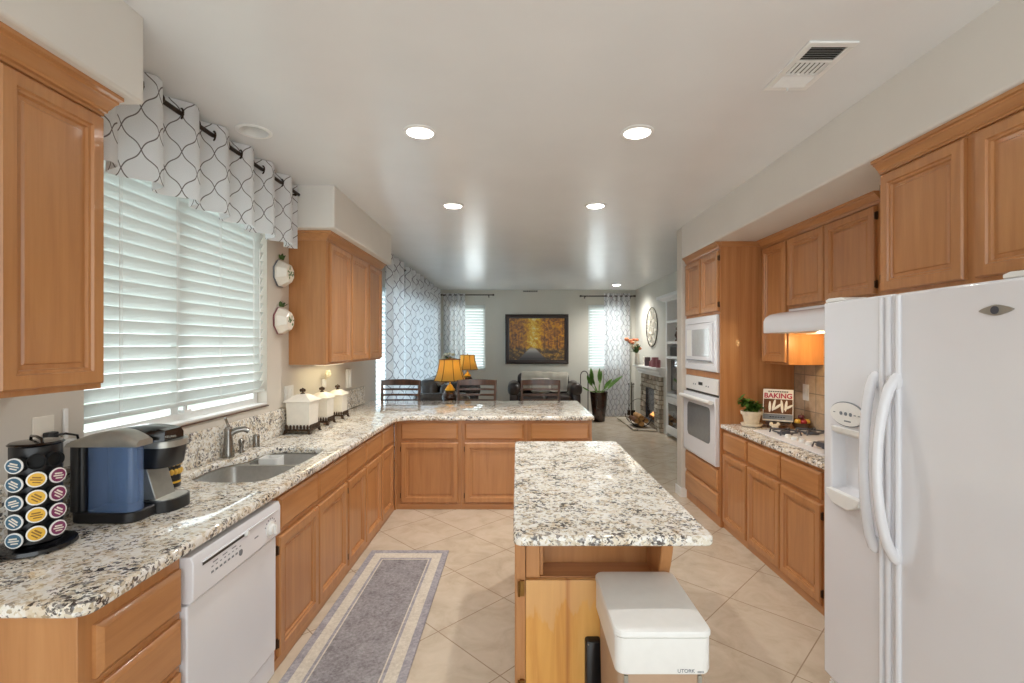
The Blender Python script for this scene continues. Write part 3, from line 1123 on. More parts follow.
upper('maple wall cabinet above the coffee maker, before the blinds', '+x', UF, 1.02, 1.768, 1.441, ZS, [(1.045, 1.385), (1.402, 1.757)], 0.30, 'wall cabinets', (False, False), out=0.085)
upper('maple wall cabinet with three doors hanging over the canisters', '+x', UF, 3.855, 5.41, 1.441, ZS, [(3.905, 4.385), (4.41, 4.893), (4.93, 5.385)], 0.30, 'wall cabinets', (True, False), hs=(1, None, None), out=0.06)

# under-cabinet lamp
ul = thing('under_cabinet_light', 'slim lit lamp under the three-door wall cabinet', 'lamp', (-1.72, 4.45, 1.44))
MB().box(-1.77, -1.68, 4.2, 4.7, 1.420, 1.4405).build('housing', M['white2'], ul, bevel=0.004)
MB().box(-1.76, -1.69, 4.22, 4.68, 1.4165, 1.4199).build('lens', M['bulb_warm'], ul)
la = bpy.data.lights.new('lamp_glow', 'AREA')
la.shape, la.size, la.size_y, la.energy, la.color = 'RECTANGLE', 0.2, 0.9, 0.75, (1.0, 0.90, 0.58)
lo = bpy.data.objects.new('lamp_glow', la)
COL.objects.link(lo)
lo.location = (-1.66, 4.45, 1.412)

# ================================================================== COOKTOP WALL
RF = 1.82
GR = 'base cabinets under the cooktop worktop'
base_unit('single-door maple cabinet beside the oven tower', '-x', RF, 3.762, 4.203,
          [('d', 3.775, 4.19, 0.68, 0.842), ('o', 3.775, 4.19, 0.06, 0.65)], 0.6, GR)
base_unit('two-door maple cabinet under the cooktop', '-x', RF, 2.83, 3.762,
          [('d', 3.295, 3.748, 0.68, 0.842), ('d', 2.845, 3.277, 0.68, 0.842), ('o', 3.295, 3.748, 0.06, 0.65), ('o', 2.845, 3.277, 0.06, 0.65, -1)], 0.6, GR)
base_unit('maple filler cabinet hidden beside the refrigerator', '-x', RF, 2.40, 2.83, [('o', 2.415, 2.81, 0.06, 0.842)], 0.6, GR)
ctr = slab('cooktop_worktop', [[(2.443, 2.36), (2.443, 4.2035), (1.788, 4.2035)] + arc(1.788 + 0.02, 2.36 + 0.02, 0.02, 180, 270, 4)], ZB + 0.0005, ZC, M['granite'], 0.012, angle=50)
props(ctr, 'granite worktop holding the cooktop, between oven tower and refrigerator', 'worktop')
struct('wall_backsplash', MB().box(WR - 0.012, WR - 0.0005, 2.36, 4.203, ZC + 0.001, 1.86), M['wall_tile'])
ow = thing('wall_switch', 'white switch plate on the tan tiled backsplash', 'switch', (WR - 0.013, 4.03, 1.20))
MB().box(WR - 0.018, WR - 0.0122, 3.99, 4.07, 1.135, 1.27).build('plate', M['white2'], ow, bevel=0.002)
MB().box(WR - 0.022, WR - 0.0182, 4.015, 4.045, 1.17, 1.235).build('rocker', M['white2'], ow, bevel=0.001)

# ---- oven tower
TX, T0, T1 = 1.787, 4.205, 5.049
tw = thing('oven_tower_cabinet', 'tall oak-sided cabinet tower housing the microwave and wall oven', 'cabinet', ((TX + WR) / 2, (T0 + T1) / 2, 0))
bd = MB()
bd.box(TX, WR - 0.001, T0, T0 + 0.02, 0, ZS - 0.001)
bd.box(TX, WR - 0.001, T1 - 0.02, T1, 0, ZS - 0.001)
bd.box(WR - 0.02, WR - 0.001, T0 + 0.02, T1 - 0.02, 0, ZS - 0.001)
for z0, z1 in ((1.875, 1.93), (1.295, 1.352), (0.505, 0.525), (0.0, 0.09), (ZS - 0.09, ZS - 0.001)):
    bd.box(TX, WR - 0.02, T0 + 0.02, T1 - 0.02, z0, z1)
bd.box(TX, TX + 0.019, T0 + 0.02, T1 - 0.02, 0.09, 0.505)
bd.box(TX, TX + 0.019, T0 + 0.02, T1 - 0.02, 1.93, ZS - 0.09)
bd.build('body', M['oak'], tw, bevel=0.0015)
door(tw, '-x', TX, 4.225, 4.60, 1.90, 2.425, hinge=-1)
door(tw, '-x', TX, 4.635, 5.02, 1.90, 2.425)
drawer(tw, '-x', TX, 4.225, 5.03, 0.31, 0.50)
drawer(tw, '-x', TX, 4.225, 5.03, 0.09, 0.285)
crown(tw, '-x', TX, T0, T1, ZS - 0.001, h=0.06, out=0.045, ret=(False, False))
MB().box(TX + 0.001, WR - 0.001, T0 - 0.012, T0 - 0.0005, ZS - 0.045, ZS - 0.001).build('side_cornice', M['maple_x'], tw, bevel=0.003)

mw = thing('microwave', 'white built-in microwave above the wall oven', 'microwave', (2.0, 4.62, 1.353))
MB().box(TX - 0.002, 2.3, 4.235, 5.015, 1.354, 1.872).build('case', M['white'], mw)
fr = MB()
fr.panel((TX - 0.0025, 4.228, 1.356), (0, 1, 0), (0, 0, 1), (-1, 0, 0), 0.795, 0.515, [(0, 0), (0, 0.016), (0.008, 0.022), (0.06, 0.022), (0.064, 0.014)])
fr.build('trim_frame', M['white'], mw, angle=25)
dr = MB().panel((TX - 0.017, 4.30, 1.44), (0, 1, 0), (0, 0, 1), (-1, 0, 0), 0.65, 0.36, [(0, 0), (0, 0.016), (0.006, 0.02), (0.03, 0.02)]).build('door', M['white'], mw, angle=25)
MB().box(TX - 0.0385, TX - 0.0372, 4.36, 4.78, 1.49, 1.75).build('window', M['plateglass'], dr)
MB().box(TX - 0.0385, TX - 0.0372, 4.80, 4.93, 1.49, 1.75).build('control_strip', M['white2'], dr)
MB().box(TX - 0.0385, TX - 0.0372, 4.31, 4.94, 1.448, 1.458).build('vent_line', M['print'], dr)

ov = thing('wall_oven', 'white wall oven with a grey glass window under the microwave', 'oven', (2.0, 4.62, 0.526))
MB().box(TX - 0.002, 2.3, 4.235, 5.015, 0.527, 1.293).build('case', M['white'], ov)
MB().box(TX - 0.02, TX - 0.0025, 4.225, 5.02, 1.155, 1.292).build('control_panel', M['white2'], ov, bevel=0.004)
k = MB().box(TX - 0.0215, TX - 0.0202, 4.56, 4.66, 1.215, 1.245)
k.build('display', M['black'], ov)
for yy in (4.42, 4.47, 4.74, 4.79):
    MB().cyl((TX - 0.0202, yy, 1.215), (TX - 0.023, yy, 1.215), 0.008, n=10).build('button', M['print'], ov)
MB().box(TX - 0.012, TX - 0.0025, 4.23, 5.015, 1.135, 1.153).build('vent_slot', M['vent_dark'], ov)
od = MB().box(TX - 0.04, TX - 0.0025, 4.225, 5.02, 0.535, 1.133).build('door', M['white'], ov, bevel=0.006, seg=3)
wp = [(p[0], p[1]) for p in rrect(4.33, 4.90, 0.70, 1.03, 0.05)]
MB().prism(wp, 'x', TX - 0.043, TX - 0.0402).build('window', M['greyglass'], od)
hd = MB().tube([(TX - 0.075, 4.24, 1.088), (TX - 0.075, 5.005, 1.088)], 0.019, 12)
hd.box(TX - 0.075, TX - 0.0402, 4.245, 4.275, 1.076, 1.10).box(TX - 0.075, TX - 0.0402, 4.97, 5.0, 1.076, 1.10)
hd.build('handle', M['white2'], od)
MB().box(TX - 0.035, TX - 0.0025, 4.225, 5.02, 0.5275, 0.5345).build('lower_trim', M['white2'], ov)

# ---- uppers over the cooktop
U2 = 2.153
GU = 'wall cabinets on the cooktop wall'
upper('tall narrow maple wall cabinet between the oven tower and the hood', '-x', U2, 3.80, 4.19, 1.441, ZS, [(3.815, 4.175)], 0.288, GU, (False, False), out=0.055)
t = upper('short two-door maple wall cabinet above the white hood', '-x', U2, 2.82, 3.80, 1.885, ZS, [(2.865, 3.325), (3.345, 3.785)], 0.288, GU, (False, False), out=0.055, hs=(-1, None))
upper('deep maple cabinet over the white refrigerator', '-x', 1.81, 1.00, 2.38, 1.842, ZS, [(1.02, 1.40), (1.42, 1.875), (1.925, 2.362)], 0.63, GU, (False, False), out=0.0558, hs=(None, None, 1), name='fridge_cabinet')

# ---- hood
hdx = thing('range_hood', 'white under-cabinet range hood above the cooktop', 'range hood', (2.2, 3.4, 1.69))
pf = [(WR - 0.013, 1.69), (1.954, 1.69), (1.950, 1.70), (1.950, 1.785), (1.965, 1.815), (2.0, 1.838), (2.08, 1.855), (2.15, 1.862), (2.15, 1.8835), (WR - 0.013, 1.8835)]
MB().prism(pf, 'y', 2.85, 3.795).build('shell', M['white'], hdx, bevel=0.006, seg=3)
MB().box(2.02, 2.26, 3.0, 3.7, 1.687, 1.6895).build('filter', M['silver'], hdx)
MB().box(2.28, 2.36, 3.72, 3.78, 1.686, 1.6895).build('lamp_lens', M['bulb_warm'], hdx)
hl = bpy.data.lights.new('hood_glow', 'POINT')
hl.energy, hl.color, hl.shadow_soft_size = 1.9, (1.0, 0.66, 0.28), 0.03
ho = bpy.data.objects.new('hood_glow', hl)
COL.objects.link(ho)
ho.location = (2.26, 3.55, 1.62)

# ================================================================== REFRIGERATOR
fr_ = thing('refrigerator', 'white side-by-side refrigerator with water dispenser and bowed handles', 'refrigerator', (1.85, 1.76, 0))
FXR = 1.433
F0, FS, F1 = 1.29, 1.819, 2.238
MB().box(FXR + 0.075, 2.36, F0 + 0.004, F1 - 0.004, 0.03, 1.775).build('body', M['white'], fr_, bevel=0.006)


def dispenser_door():
    mb = MB()
    # front with a recess: ring of quads round the opening
    y0, y1, z0, z1 = 1.965, 2.187, 0.945, 1.235
    xf, xb = FXR, FXR + 0.07
    Y, Z = (FS + 0.004, y0, y1, F1), (0.085, z0, z1, 1.795)
    b = mb.bm
    g = [[b.verts.new((xf, y, z)) for z in Z] for y in Y]
    bk = [[b.verts.new((xb, y, z)) for z in Z] for y in Y]
    for i in range(3):
        for j in range(3):
            if (i, j) != (1, 1): b.faces.new((g[i][j], g[i + 1][j], g[i + 1][j + 1], g[i][j + 1]))
            b.faces.new((bk[i][j], bk[i][j + 1], bk[i + 1][j + 1], bk[i + 1][j]))
    for i in range(3):
        b.faces.new((g[i][0], bk[i][0], bk[i + 1][0], g[i + 1][0]))
        b.faces.new((g[i][3], g[i + 1][3], bk[i + 1][3], bk[i][3]))
        b.faces.new((g[0][i], g[0][i + 1], bk[0][i + 1], bk[0][i]))
        b.faces.new((g[3][i], bk[3][i], bk[3][i + 1], g[3][i + 1]))
    r = [b.verts.new((xf + 0.062, y, z)) for y, z in ((y0 + .012, z0 + .02), (y1 - .012, z0 + .02), (y1 - .012, z1 - .03), (y0 + .012, z1 - .03))]
    q = [g[1][1], g[2][1], g[2][2], g[1][2]]
    for i in range(4):
        b.faces.new((q[i], q[(i + 1) % 4], r[(i + 1) % 4], r[i]))
    b.faces.new(r)
    return mb


fdo = dispenser_door().build('freezer_door', M['white'], fr_, bevel=0.007, seg=3)
gdo = MB().box(FXR, FXR + 0.07, F0, FS - 0.004, 0.085, 1.795).build('fridge_door', M['white'], fr_, bevel=0.01, seg=3)
# dispenser: oval control face, shelf, paddle
MB().prism([(2.075 + 0.108 * math.cos(2 * PI * i / 32), 1.300 + 0.054 * math.sin(2 * PI * i / 32)) for i in range(32)], 'x', FXR - 0.006, FXR - 0.0005).build('control_oval', M['print'], fdo)
MB().prism([(2.075 + 0.104 * math.cos(2 * PI * i / 32), 1.300 + 0.050 * math.sin(2 * PI * i / 32)) for i in range(32)], 'x', FXR - 0.009, FXR - 0.0062).build('control_face', M['white2'], fdo)
bt = MB()
for i in range(3): bt.cyl((FXR - 0.0092, 2.105 - i * 0.03, 1.302), (FXR - 0.012, 2.105 - i * 0.03, 1.302), 0.008, n=10)
for yy in (2.15, 2.02, 1.995): bt.box(FXR - 0.0105, FXR - 0.0092, yy - 0.006, yy + 0.006, 1.300, 1.304)
bt.box(FXR - 0.0105, FXR - 0.0092, 2.045, 2.085, 1.268, 1.274)
bt.build('buttons', M['print'], fdo)
lip = MB()
lip.rings([[(FXR - d, y, z) for y, z in ((2.182, 0.935), (2.14, 0.898), (2.04, 0.895), (1.985, 0.925), (1.972, 0.958), (2.180, 0.958))] for d in (0.0005, 0.022, 0.028)])
lip.build('drip_tray', M['white2'], fdo, bevel=0.004)
MB().prism([(FXR - 0.010, 1.238), (FXR + 0.055, 1.238), (FXR + 0.055, 1.206), (FXR + 0.02, 1.200), (FXR - 0.006, 1.215)], 'y', 1.98, 2.172).build('dispenser_brow', M['white2'], fdo, bevel=0.004)
MB().lathe([(0.016, 0), (0.016, 0.02), (0.008, 0.03)], (FXR + 0.035, 2.02, 1.125), 14).build('nozzle', M['gridiron'], fdo)


def handle(par, yb, yo, zt, zb, out):
    pts, rr = [], []
    for i in range(15):
        s = i / 14
        z = zt + (zb - zt) * s
        bow = math.sin(PI * min(1, max(0, s))) ** 0.6 if 0 < s < 1 else 0
        pts.append((FXR - 0.012 - out * bow, yb + (yo - yb) * bow, z))
        rr.append(0.020 - 0.003 * math.sin(PI * s))
    mb = MB().tube(pts, rr, 12)
    for z in (zt - 0.012, zb + 0.012):
        mb.ball((FXR - 0.008, yb, z), 0.022, 0.021, 0.035)
    return mb.build('handle', M['white'], par, angle=60)


handle(fdo, 1.908, 1.904, 1.475, 0.797, 0.045)
handle(gdo, 1.800, 1.802, 1.475, 0.797, 0.068)
for par, y in ((fdo, 1.878), (fdo, 1.842), (gdo, 1.796)):
    MB().tube([(FXR - 0.004, y, 0.095), (FXR - 0.004, y, 1.785)], 0.0105, 10).build('edge_trim', M['white'], par, angle=60)
eb = MB()
eb.prism([(1.432 + 0.052 * math.cos(2 * PI * i / 24) * (1 if abs(math.cos(2 * PI * i / 24)) > 0.6 else 0.92), 1.704 + 0.0165 * math.sin(2 * PI * i / 24) * (1 - 0.55 * abs(math.cos(2 * PI * i / 24)) ** 1.5)) for i in range(24)], 'x', FXR - 0.005, FXR - 0.0005)
eo = eb.build('emblem', M['silver'], gdo)
MB().lathe([(0.012, 0.0), (0.012, 0.002), (0.009, 0.003), (0.009, 0.001)], (FXR - 0.0082, 1.432, 1.704), 18, 'x').build('emblem_ring', M['gridiron'], gdo)
for y0, y1 in ((2.10, 2.232), (1.30, 1.42)):
    MB().prism([(y0, 1.7955), (y1, 1.7955), (y1, 1.808), (y1 - 0.02, 1.814), (y0 + 0.03, 1.812), (y0, 1.802)], 'x', FXR + 0.004, FXR + 0.12).build('hinge_cover', M['white2'], fr_, bevel=0.003)
gl = MB()
for i in range(5): gl.box(FXR + 0.02 + 0.004 * i, FXR + 0.05, F0, F1 - 0.002, 0.014 + i * 0.013, 0.022 + i * 0.013)
gl.box(FXR + 0.05, FXR + 0.07, F0, F1 - 0.002, 0.005, 0.082)
gl.build('toe_grille', M['white2'], fr_)
for y in (1.36, 2.19):
    MB().cyl((1.52, y, 0.0005), (1.52, y, 0.03), 0.02).build('foot', M['black'], fr_)
for y in (1.36, 2.19):
    MB().cyl((2.25, y, 0.0005), (2.25, y, 0.03), 0.02).build('foot', M['black'], fr_)

# ================================================================== ISLAND
IX0, IX1, IY0, IY1 = -0.0125, 0.718, 1.726, 3.45
iw = slab('island_worktop', [rrect(IX0, IX1, IY0, IY1, 0.035)], ZB + 0.0045, ZC + 0.001, M['granite'], 0.013, angle=50)
props(iw, 'freestanding rectangular granite slab topping the kitchen island', 'worktop')
isl = thing('kitchen_island', 'maple kitchen island base with a worn varnished panel behind the bin', 'island', (0.33, 2.7, 0))
CX0, CX1, CY0 = 0.014, 0.60, 1.932
body = MB()
body.box(CX0 + 0.02, CX1, CY0 + 0.16, 3.40, 0.0005, ZB)
body.box(CX0 + 0.003, CX0 + 0.022, CY0 + 0.01, 3.40, 0.0005, ZB)
body.build('body', M['maple'], isl, bevel=0.0015)
MB().box(CX0 + 0.023, 0.59, CY0 + 0.005, CY0 + 0.03, 0.004, 0.650).build('worn_panel', M['pine'], isl, bevel=0.003, label='honey yellow pine panel with worn varnish')
MB().box(CX0 + 0.03, 0.585, CY0 + 0.032, CY0 + 0.155, 0.0005, 0.64).build('inner_box', M['maple'], isl)
MB().box(CX0 + 0.023, 0.59, CY0 + 0.031, CY0 + 0.158, 0.6405, 0.654).build('ledge', M['maple_x'], isl, bevel=0.002)
MB().box(CX0 + 0.0235, 0.095, CY0 + 0.02, CY0 + 0.10, 0.6545, ZB - 0.001).box(0.072, 0.11, CY0 + 0.04, CY0 + 0.12, 0.6545, ZB - 0.03).build('corner_post', M['maple'], isl, bevel=0.003)
for i, x in enumerate((0.612,)):
    cb = [(CY0 - 0.10, ZB - 0.001), (CY0 + 0.158, ZB - 0.001), (CY0 + 0.158, 0.56)]
    n = 10
    for k in range(n + 1):
        a = k / n
        cb.append((CY0 + 0.13 - 0.20 * a ** 0.9 - 0.02 * math.sin(PI * a), 0.58 + 0.255 * a ** 1.6))
    cb.append((CY0 - 0.10, 0.845))
    MB().prism(cb, 'x', 0.566, 0.612).build('corbel', M['maple'], isl, bevel=0.004)
MB().box(0.613, 0.70, CY0 + 0.02, CY0 + 0.06, ZB - 0.04, ZB - 0.001).build('rail', M['maple_x'], isl, bevel=0.003)
for (a0, a1) in ((CY0 + 0.012, 2.32), (2.335, 2.80), (2.815, 3.38)):
    door(isl, '-x', CX0 + 0.003, a0, a1, 0.07, 0.84)
for zz in (0.62, 0.22):
    hb = MB()
    hb.box(CX0 + 0.0005, CX0 + 0.018, CY0 - 0.003, CY0 + 0.0095, zz - 0.03, zz + 0.03)
    hb.cyl((CX0 - 0.004, CY0 - 0.004, zz - 0.03), (CX0 - 0.004, CY0 - 0.004, zz + 0.03), 0.005, n=8)
    hb.build('hinge', M['brass'], isl, label='small brass butt hinge')

dv = thing('power_strip', 'black upright plastic strip mounted on the worn island panel', 'power strip', (0.28, CY0 - 0.01, 0.3))
sp = MB()
sp.rings([[(x, CY0 + 0.0045 - d, z) for x, z in rrect(0.275 + e, 0.338 - e, 0.12 + e, 0.425 - e, 0.012)] for e, d in ((0, 0.0), (0, 0.028), (0.004, 0.034))])
sp.build('housing', M['black'], dv, angle=50)
MB().cyl((0.285, CY0 - 0.030, 0.413), (0.285, CY0 - 0.0315, 0.413), 0.003, n=8).build('mount_screw', M['silver'], dv)

# ---- bin
BX0, BX1, BY0, BY1, BZ = 0.310, 0.612, 1.50, 1.90, 0.706
bn = thing('step_bin', 'white lidded trash bin standing against the end of the island', 'bin', ((BX0 + BX1) / 2, (BY0 + BY1) / 2, 0))
MB().rings([[(x, y, z) for x, y in rrect(BX0 + e, BX1 - e, BY0 + e + 0.002, BY1 - e, 0.03)] for e, z in ((0.03, 0.0), (0.022, 0.012), (0.012, 0.565))]).build('body', M['tan_side'], bn, angle=50)
MB().rings([[(x, y, z) for x, y in rrect(BX0 + e, BX1 - e, BY0 + e, BY1 - e, 0.03)] for e, z in ((0.01, 0.566), (0.003, 0.569), (0.0, 0.58), (0.0, 0.682), (0.004, 0.684))]).build('collar', M['white2'], bn, angle=50)
ld = MB()
ld.rings([[(x, y, z) for x, y in rrect(BX0 - 0.003 + e, BX1 + 0.003 - e, BY0 - 0.004 + e, BY1 - e, 0.032)] for e, z in
          ((0.004, 0.6845), (0.0, 0.688), (0.0, BZ - 0.008), (0.003, BZ - 0.002), (0.008, BZ), (0.03, BZ + 0.0015), (0.09, BZ + 0.003))])
ld.build('lid', M['white2'], bn, angle=30)
for e, x in ((0, BX0 + 0.035), (0, BX1 - 0.035)):
    MB().box(x - 0.006, x + 0.006, BY0 + 0.008, BY0 + 0.016, 0.03, 0.56).build('side_rib', M['silver'], bn)
text_mesh('UTORK', 0.016, frame_matrix((0.530, BY0 - 0.0006, 0.581), (1, 0, 0), (0, 0, 1)), M['print'], 'lettering', bn, 0.0004)
sm_ = MB()
for i in range(5): sm_.box(0.566 + i * 0.004, 0.5685 + i * 0.004, BY0 - 0.001, BY0 - 0.0002, 0.576, 0.5805)
sm_.build('small_print', M['print'], bn)
MB().box(0.40, 0.52, BY0 - 0.05, BY0 + 0.03, 0.012, 0.024).build('pedal', M['black'], bn, bevel=0.004)

# ---- rug
def rug_material():
    t = NT('striped_grey_pile')
    tc = t.add('ShaderNodeTexCoord')
    sp = t.add('ShaderNodeSeparateXYZ')
    t.link(tc.outputs['Object'], sp.inputs[0])
    ex = t.math('SUBTRACT', 0.30, t.math('ABSOLUTE', sp.outputs['X']))
    ey = t.math('SUBTRACT', 1.15, t.math('ABSOLUTE', sp.outputs['Y']))
    m = t.math('MINIMUM', ex, t.math('MULTIPLY', ey, 0.8))
    n = t.noise(t.coords(), 60, 5, 0.7)
    n2 = t.noise(t.coords(), 9, 3, 0.6)
    g = t.math('ADD', t.math('MULTIPLY', n, 0.7), t.math('MULTIPLY', n2, 0.3))
    grey = t.ramp(g, [(0.35, C(118, 112, 114)), (0.65, C(170, 166, 168))])
    edge = t.ramp(g, [(0.35, C(136, 132, 138)), (0.65, C(182, 178, 182))])
    beige = t.ramp(g, [(0.35, C(192, 182, 168)), (0.65, C(222, 214, 200))])
    step = lambda a: t.math('GREATER_THAN', m, a)
    col = t.mix(step(0.045), edge, beige)
    col = t.mix(step(0.108), col, edge)
    col = t.mix(step(0.124), col, beige)
    col = t.mix(step(0.132), col, grey)
    t.set(col, 0.95, spec=0.1)
    t.bump(n, 0.6, 0.006)
    return t.m


rg = MB().box(-1.122, -0.522, 1.42, 3.72, 0.0008, 0.011).build('runner_rug', rug_material(), None, (-0.822, 2.57, 0.0), bevel=0.004)
props(rg, 'long grey runner rug with beige border stripes on the tiled floor', 'rug')

# ================================================================== WINDOW DRESSING, KITCHEN
def blinds(name, label, axis, wall0, lo, hi, z0, z1, sgn, pitch=0.062, tilt=66, stack=0.0, cords=3, depth=0.035, width=0.064, group='window blinds'):
    """sgn: direction into the room along the wall's normal"""
    c = wall0 - sgn * depth
    t = thing(name, label, 'blinds', (c, (lo + hi) / 2, z1) if axis == 'x' else ((lo + hi) / 2, c, z1), group)
    def P(a, d, z): return (c + sgn * d, a, z) if axis == 'x' else (a, c + sgn * d, z)
    def bx(mb, a0, a1, d0, d1, zz0, zz1):
        p, q = P(a0, d0, zz0), P(a1, d1, zz1)
        mb.box(p[0], q[0], p[1], q[1], p[2], q[2])
    mb = MB()
    bx(mb, lo, hi, -0.03, 0.045, z1 - 0.07, z1)
    mb.build('headrail', M['slat'], t, bevel=0.004)
    mb = MB()
    n = int((z1 - 0.08 - z0) / pitch) + 1
    for i in range(n):
        z = z0 + 0.03 + pitch * (i + 0.35)
        th = math.radians(tilt)
        dx, dz = math.cos(th) * width / 2, math.sin(th) * width / 2
        ox, oz = -math.sin(th) * 0.0015, math.cos(th) * 0.0015
        # inner edge high, outer edge low
        loop = lambda a: [P(a, dx + ox, z + dz + oz), P(a, -dx + ox, z - dz + oz), P(a, -dx - ox, z - dz - oz), P(a, dx - ox, z + dz - oz)]
        mb.rings([loop(lo + 0.006), loop(hi - 0.006)])
    mb.build('slats', M['slat'], t)
    mb = MB()
    bx(mb, lo + 0.004, hi - 0.004, -0.025, 0.025, z0, z0 + 0.02)
    mb.build('bottom_rail', M['slat'], t, bevel=0.003)
    mb = MB()
    for k in range(cords):
        a = lo + (hi - lo) * (0.12 + 0.76 * k / max(1, cords - 1))
        mb.tube([P(a, 0.036, z0 + 0.01), P(a, 0.036, z1 - 0.05)], 0.0016, 6)
        mb.tube([P(a + 0.012, 0.037, z0 + 0.01), P(a + 0.012, 0.037, z1 - 0.05)], 0.001, 5)
    mb.build('ladder_cord', M['white2'], t)
    return t


bl = blinds('window_blinds', 'white slatted blinds over the kitchen sink window', 'x', WL, W1[0] + 0.006, W1[1] - 0.006, 1.262, W1[3] - 0.006, 1, cords=4)
MB().tube([(WL + 0.012, 3.40, 2.28), (WL + 0.014, 3.40, 1.45)], 0.004, 8).build('tilt_wand', M['white2'], bl)
lk = thing('window_latch', 'white latch on the sash below the kitchen blinds', 'latch', (WL - 0.06, 2.72, 1.22))
MB().box(WL - 0.068, WL - 0.03, 2.69, 2.75, 1.2155, 1.235).box(WL - 0.05, WL - 0.03, 2.70, 2.715, 1.235, 1.262).build('latch_body', M['white2'], lk, bevel=0.004)


def rod(name, label, p0, p1, brackets, group='curtain rods', r=0.012, wall=None):
    p0, p1 = Vector(p0), Vector(p1)
    t = thing(name, label, 'curtain rod', (p0 + p1) / 2, group)
    d = (p1 - p0).normalized()
    MB().tube([p0, p1], r, 12).build('pole', M['iron'], t, angle=60)
    for p, s in ((p0, -1), (p1, 1)):
        L = [(r, 0), (r * 1.6, 0.004), (r * 1.6, 0.012), (r * 0.9, 0.016), (r * 1.9, 0.03), (r * 1.7, 0.048), (r * 0.3, 0.058)]
        ax = 'x' if abs(d.x) > 0.5 else 'y'
        MB().lathe([(a, s * b) for a, b in L], p, 14, ax).build('finial', M['iron'], t, angle=60)
    for b in brackets:
        b = Vector(b)
        w = Vector((wall, b.y, b.z)) if abs(d.y) > 0.5 else Vector((b.x, wall, b.z))
        mb = MB().tube([b + Vector((0, 0, -r - 0.004)), w + Vector((0, 0, -r - 0.004))], 0.006, 8)
        mb.tube([b + (w - b) * 0.96 + Vector((0, 0, -0.05)), b + (w - b) * 0.96 + Vector((0, 0, 0.02))], 0.010, 8)
        mb.ball(b + Vector((0, 0, -r - 0.004)), 0.011)
        mb.build('bracket', M['iron'], t, angle=60)
    return t


rod('curtain_rod', 'dark bronze rod carrying the valance over the sink window', (-1.685, 1.60, 2.762), (-1.685, 3.72, 2.762), [(-1.685, 3.66, 2.762)], wall=WL)


def curtain(name, label, f, length, zt, zb, mat, folds, group, gro=None, header=None):
    """f(s, z) -> (x, y): s in 0..1 along the cloth"""
    t = thing(name, label, 'curtain', gro[0], group)
    nu = folds * 14
    def pt(u, v):
        z = zb + (zt - zb) * v
        x, y = f(u, v)
        return Vector((x, y, z + 0.006 * math.sin(u * folds * 2 * PI + 1)))
    arcl = [0.0]
    p = pt(0, 0.5)
    for i in range(1, nu + 1):
        q = pt(i / nu, 0.5)
        arcl.append(arcl[-1] + (q - p).length)
        p = q
    mb = MB().sheet(pt, nu, 24, lambda u, v: (arcl[int(round(u * nu))], zb + (zt - zb) * v))
    o = mb.build('cloth', mat, t, angle=180, fix=False)
    return t


def fold(u, k, amp, sharp=1.35):
    s = math.sin(u * k * 2 * PI)
    return amp * max(-1, min(1, s * sharp))


Y0v, Y1v = 1.62, 3.68
vt = curtain('valance', 'white valance with a charcoal trellis print above the sink window',
             lambda u, v: (-1.685 + fold(u, 8, 0.042 + 0.006 * (1 - v)), Y0v + (Y1v - Y0v) * u + 0.02 * math.sin(u * 16 * PI + 0.8)), 2.3, 2.822, 2.335, M['valance'], 8, 'trellis print curtains', [(-1.685, 2.65, 2.335)])
for k in range(16):
    u = (k + 0.0) / 16 + 0.002
    if u > 0.99: continue
    y = Y0v + (Y1v - Y0v) * u + 0.02 * math.sin(u * 16 * PI + 0.8)
    s = 1 if k % 2 == 0 else -1
    d = Vector((0.60 * s, 0.80, 0)).normalized()
    c = Vector((-1.685, y, 2.762))
    up = Vector((0, 0, 1))
    sd = d.cross(up)
    mb = MB().tube([c + (sd * math.cos(a) + up * math.sin(a)) * 0.025 for a in [2 * PI * i / 18 for i in range(18)]], 0.005, 6, closed=True)
    mb.build('grommet', M['iron'], vt, angle=60)

# ================================================================== RECESSED LIGHTS, VENT
can_labels = ['lit recessed downlight over the sink-side aisle, first row from the camera',
              'lit recessed downlight over the island side, first row from the camera',
              'lit recessed downlight in the second row, on the window side',
              'lit recessed downlight in the second row, on the oven side',
              'unlit recessed downlight close to the valance',
              'small recessed downlight near the fireplace wall']
for i, (x, y) in enumerate(CAN):
    t = thing('recessed_light', can_labels[i], 'ceiling light', (x, y, H), 'recessed ceiling lights')
    MB().lathe([(0.0785, -0.0005), (0.096, -0.0005), (0.096, -0.005), (0.088, -0.009), (0.0755, -0.007), (0.0745, 0.0), (0.066, 0.085), (0.067, 0.087), (0.0765, 0.0)], (x, y, H), 32, cap=False).build('trim_ring', M['trim'], t, angle=40)
    lit = i != 4
    MB().lathe([(0.064, 0.070), (0.064, 0.082), (0.01, 0.084)], (x, y, H), 28).build('lens', M['bulb'] if lit else M['white2'], t)
    if lit:
        L = bpy.data.lights.new('downlight_beam', 'SPOT')
        L.energy, L.color, L.spot_size, L.spot_blend, L.shadow_soft_size = (22, 22, 40, 40, 0, 80)[i], (1.0, 0.97, 0.92), math.radians(150), 0.9, 0.06
        o = bpy.data.objects.new('downlight_beam', L)
        COL.objects.link(o)
        o.location = (x, y, H + 0.03)

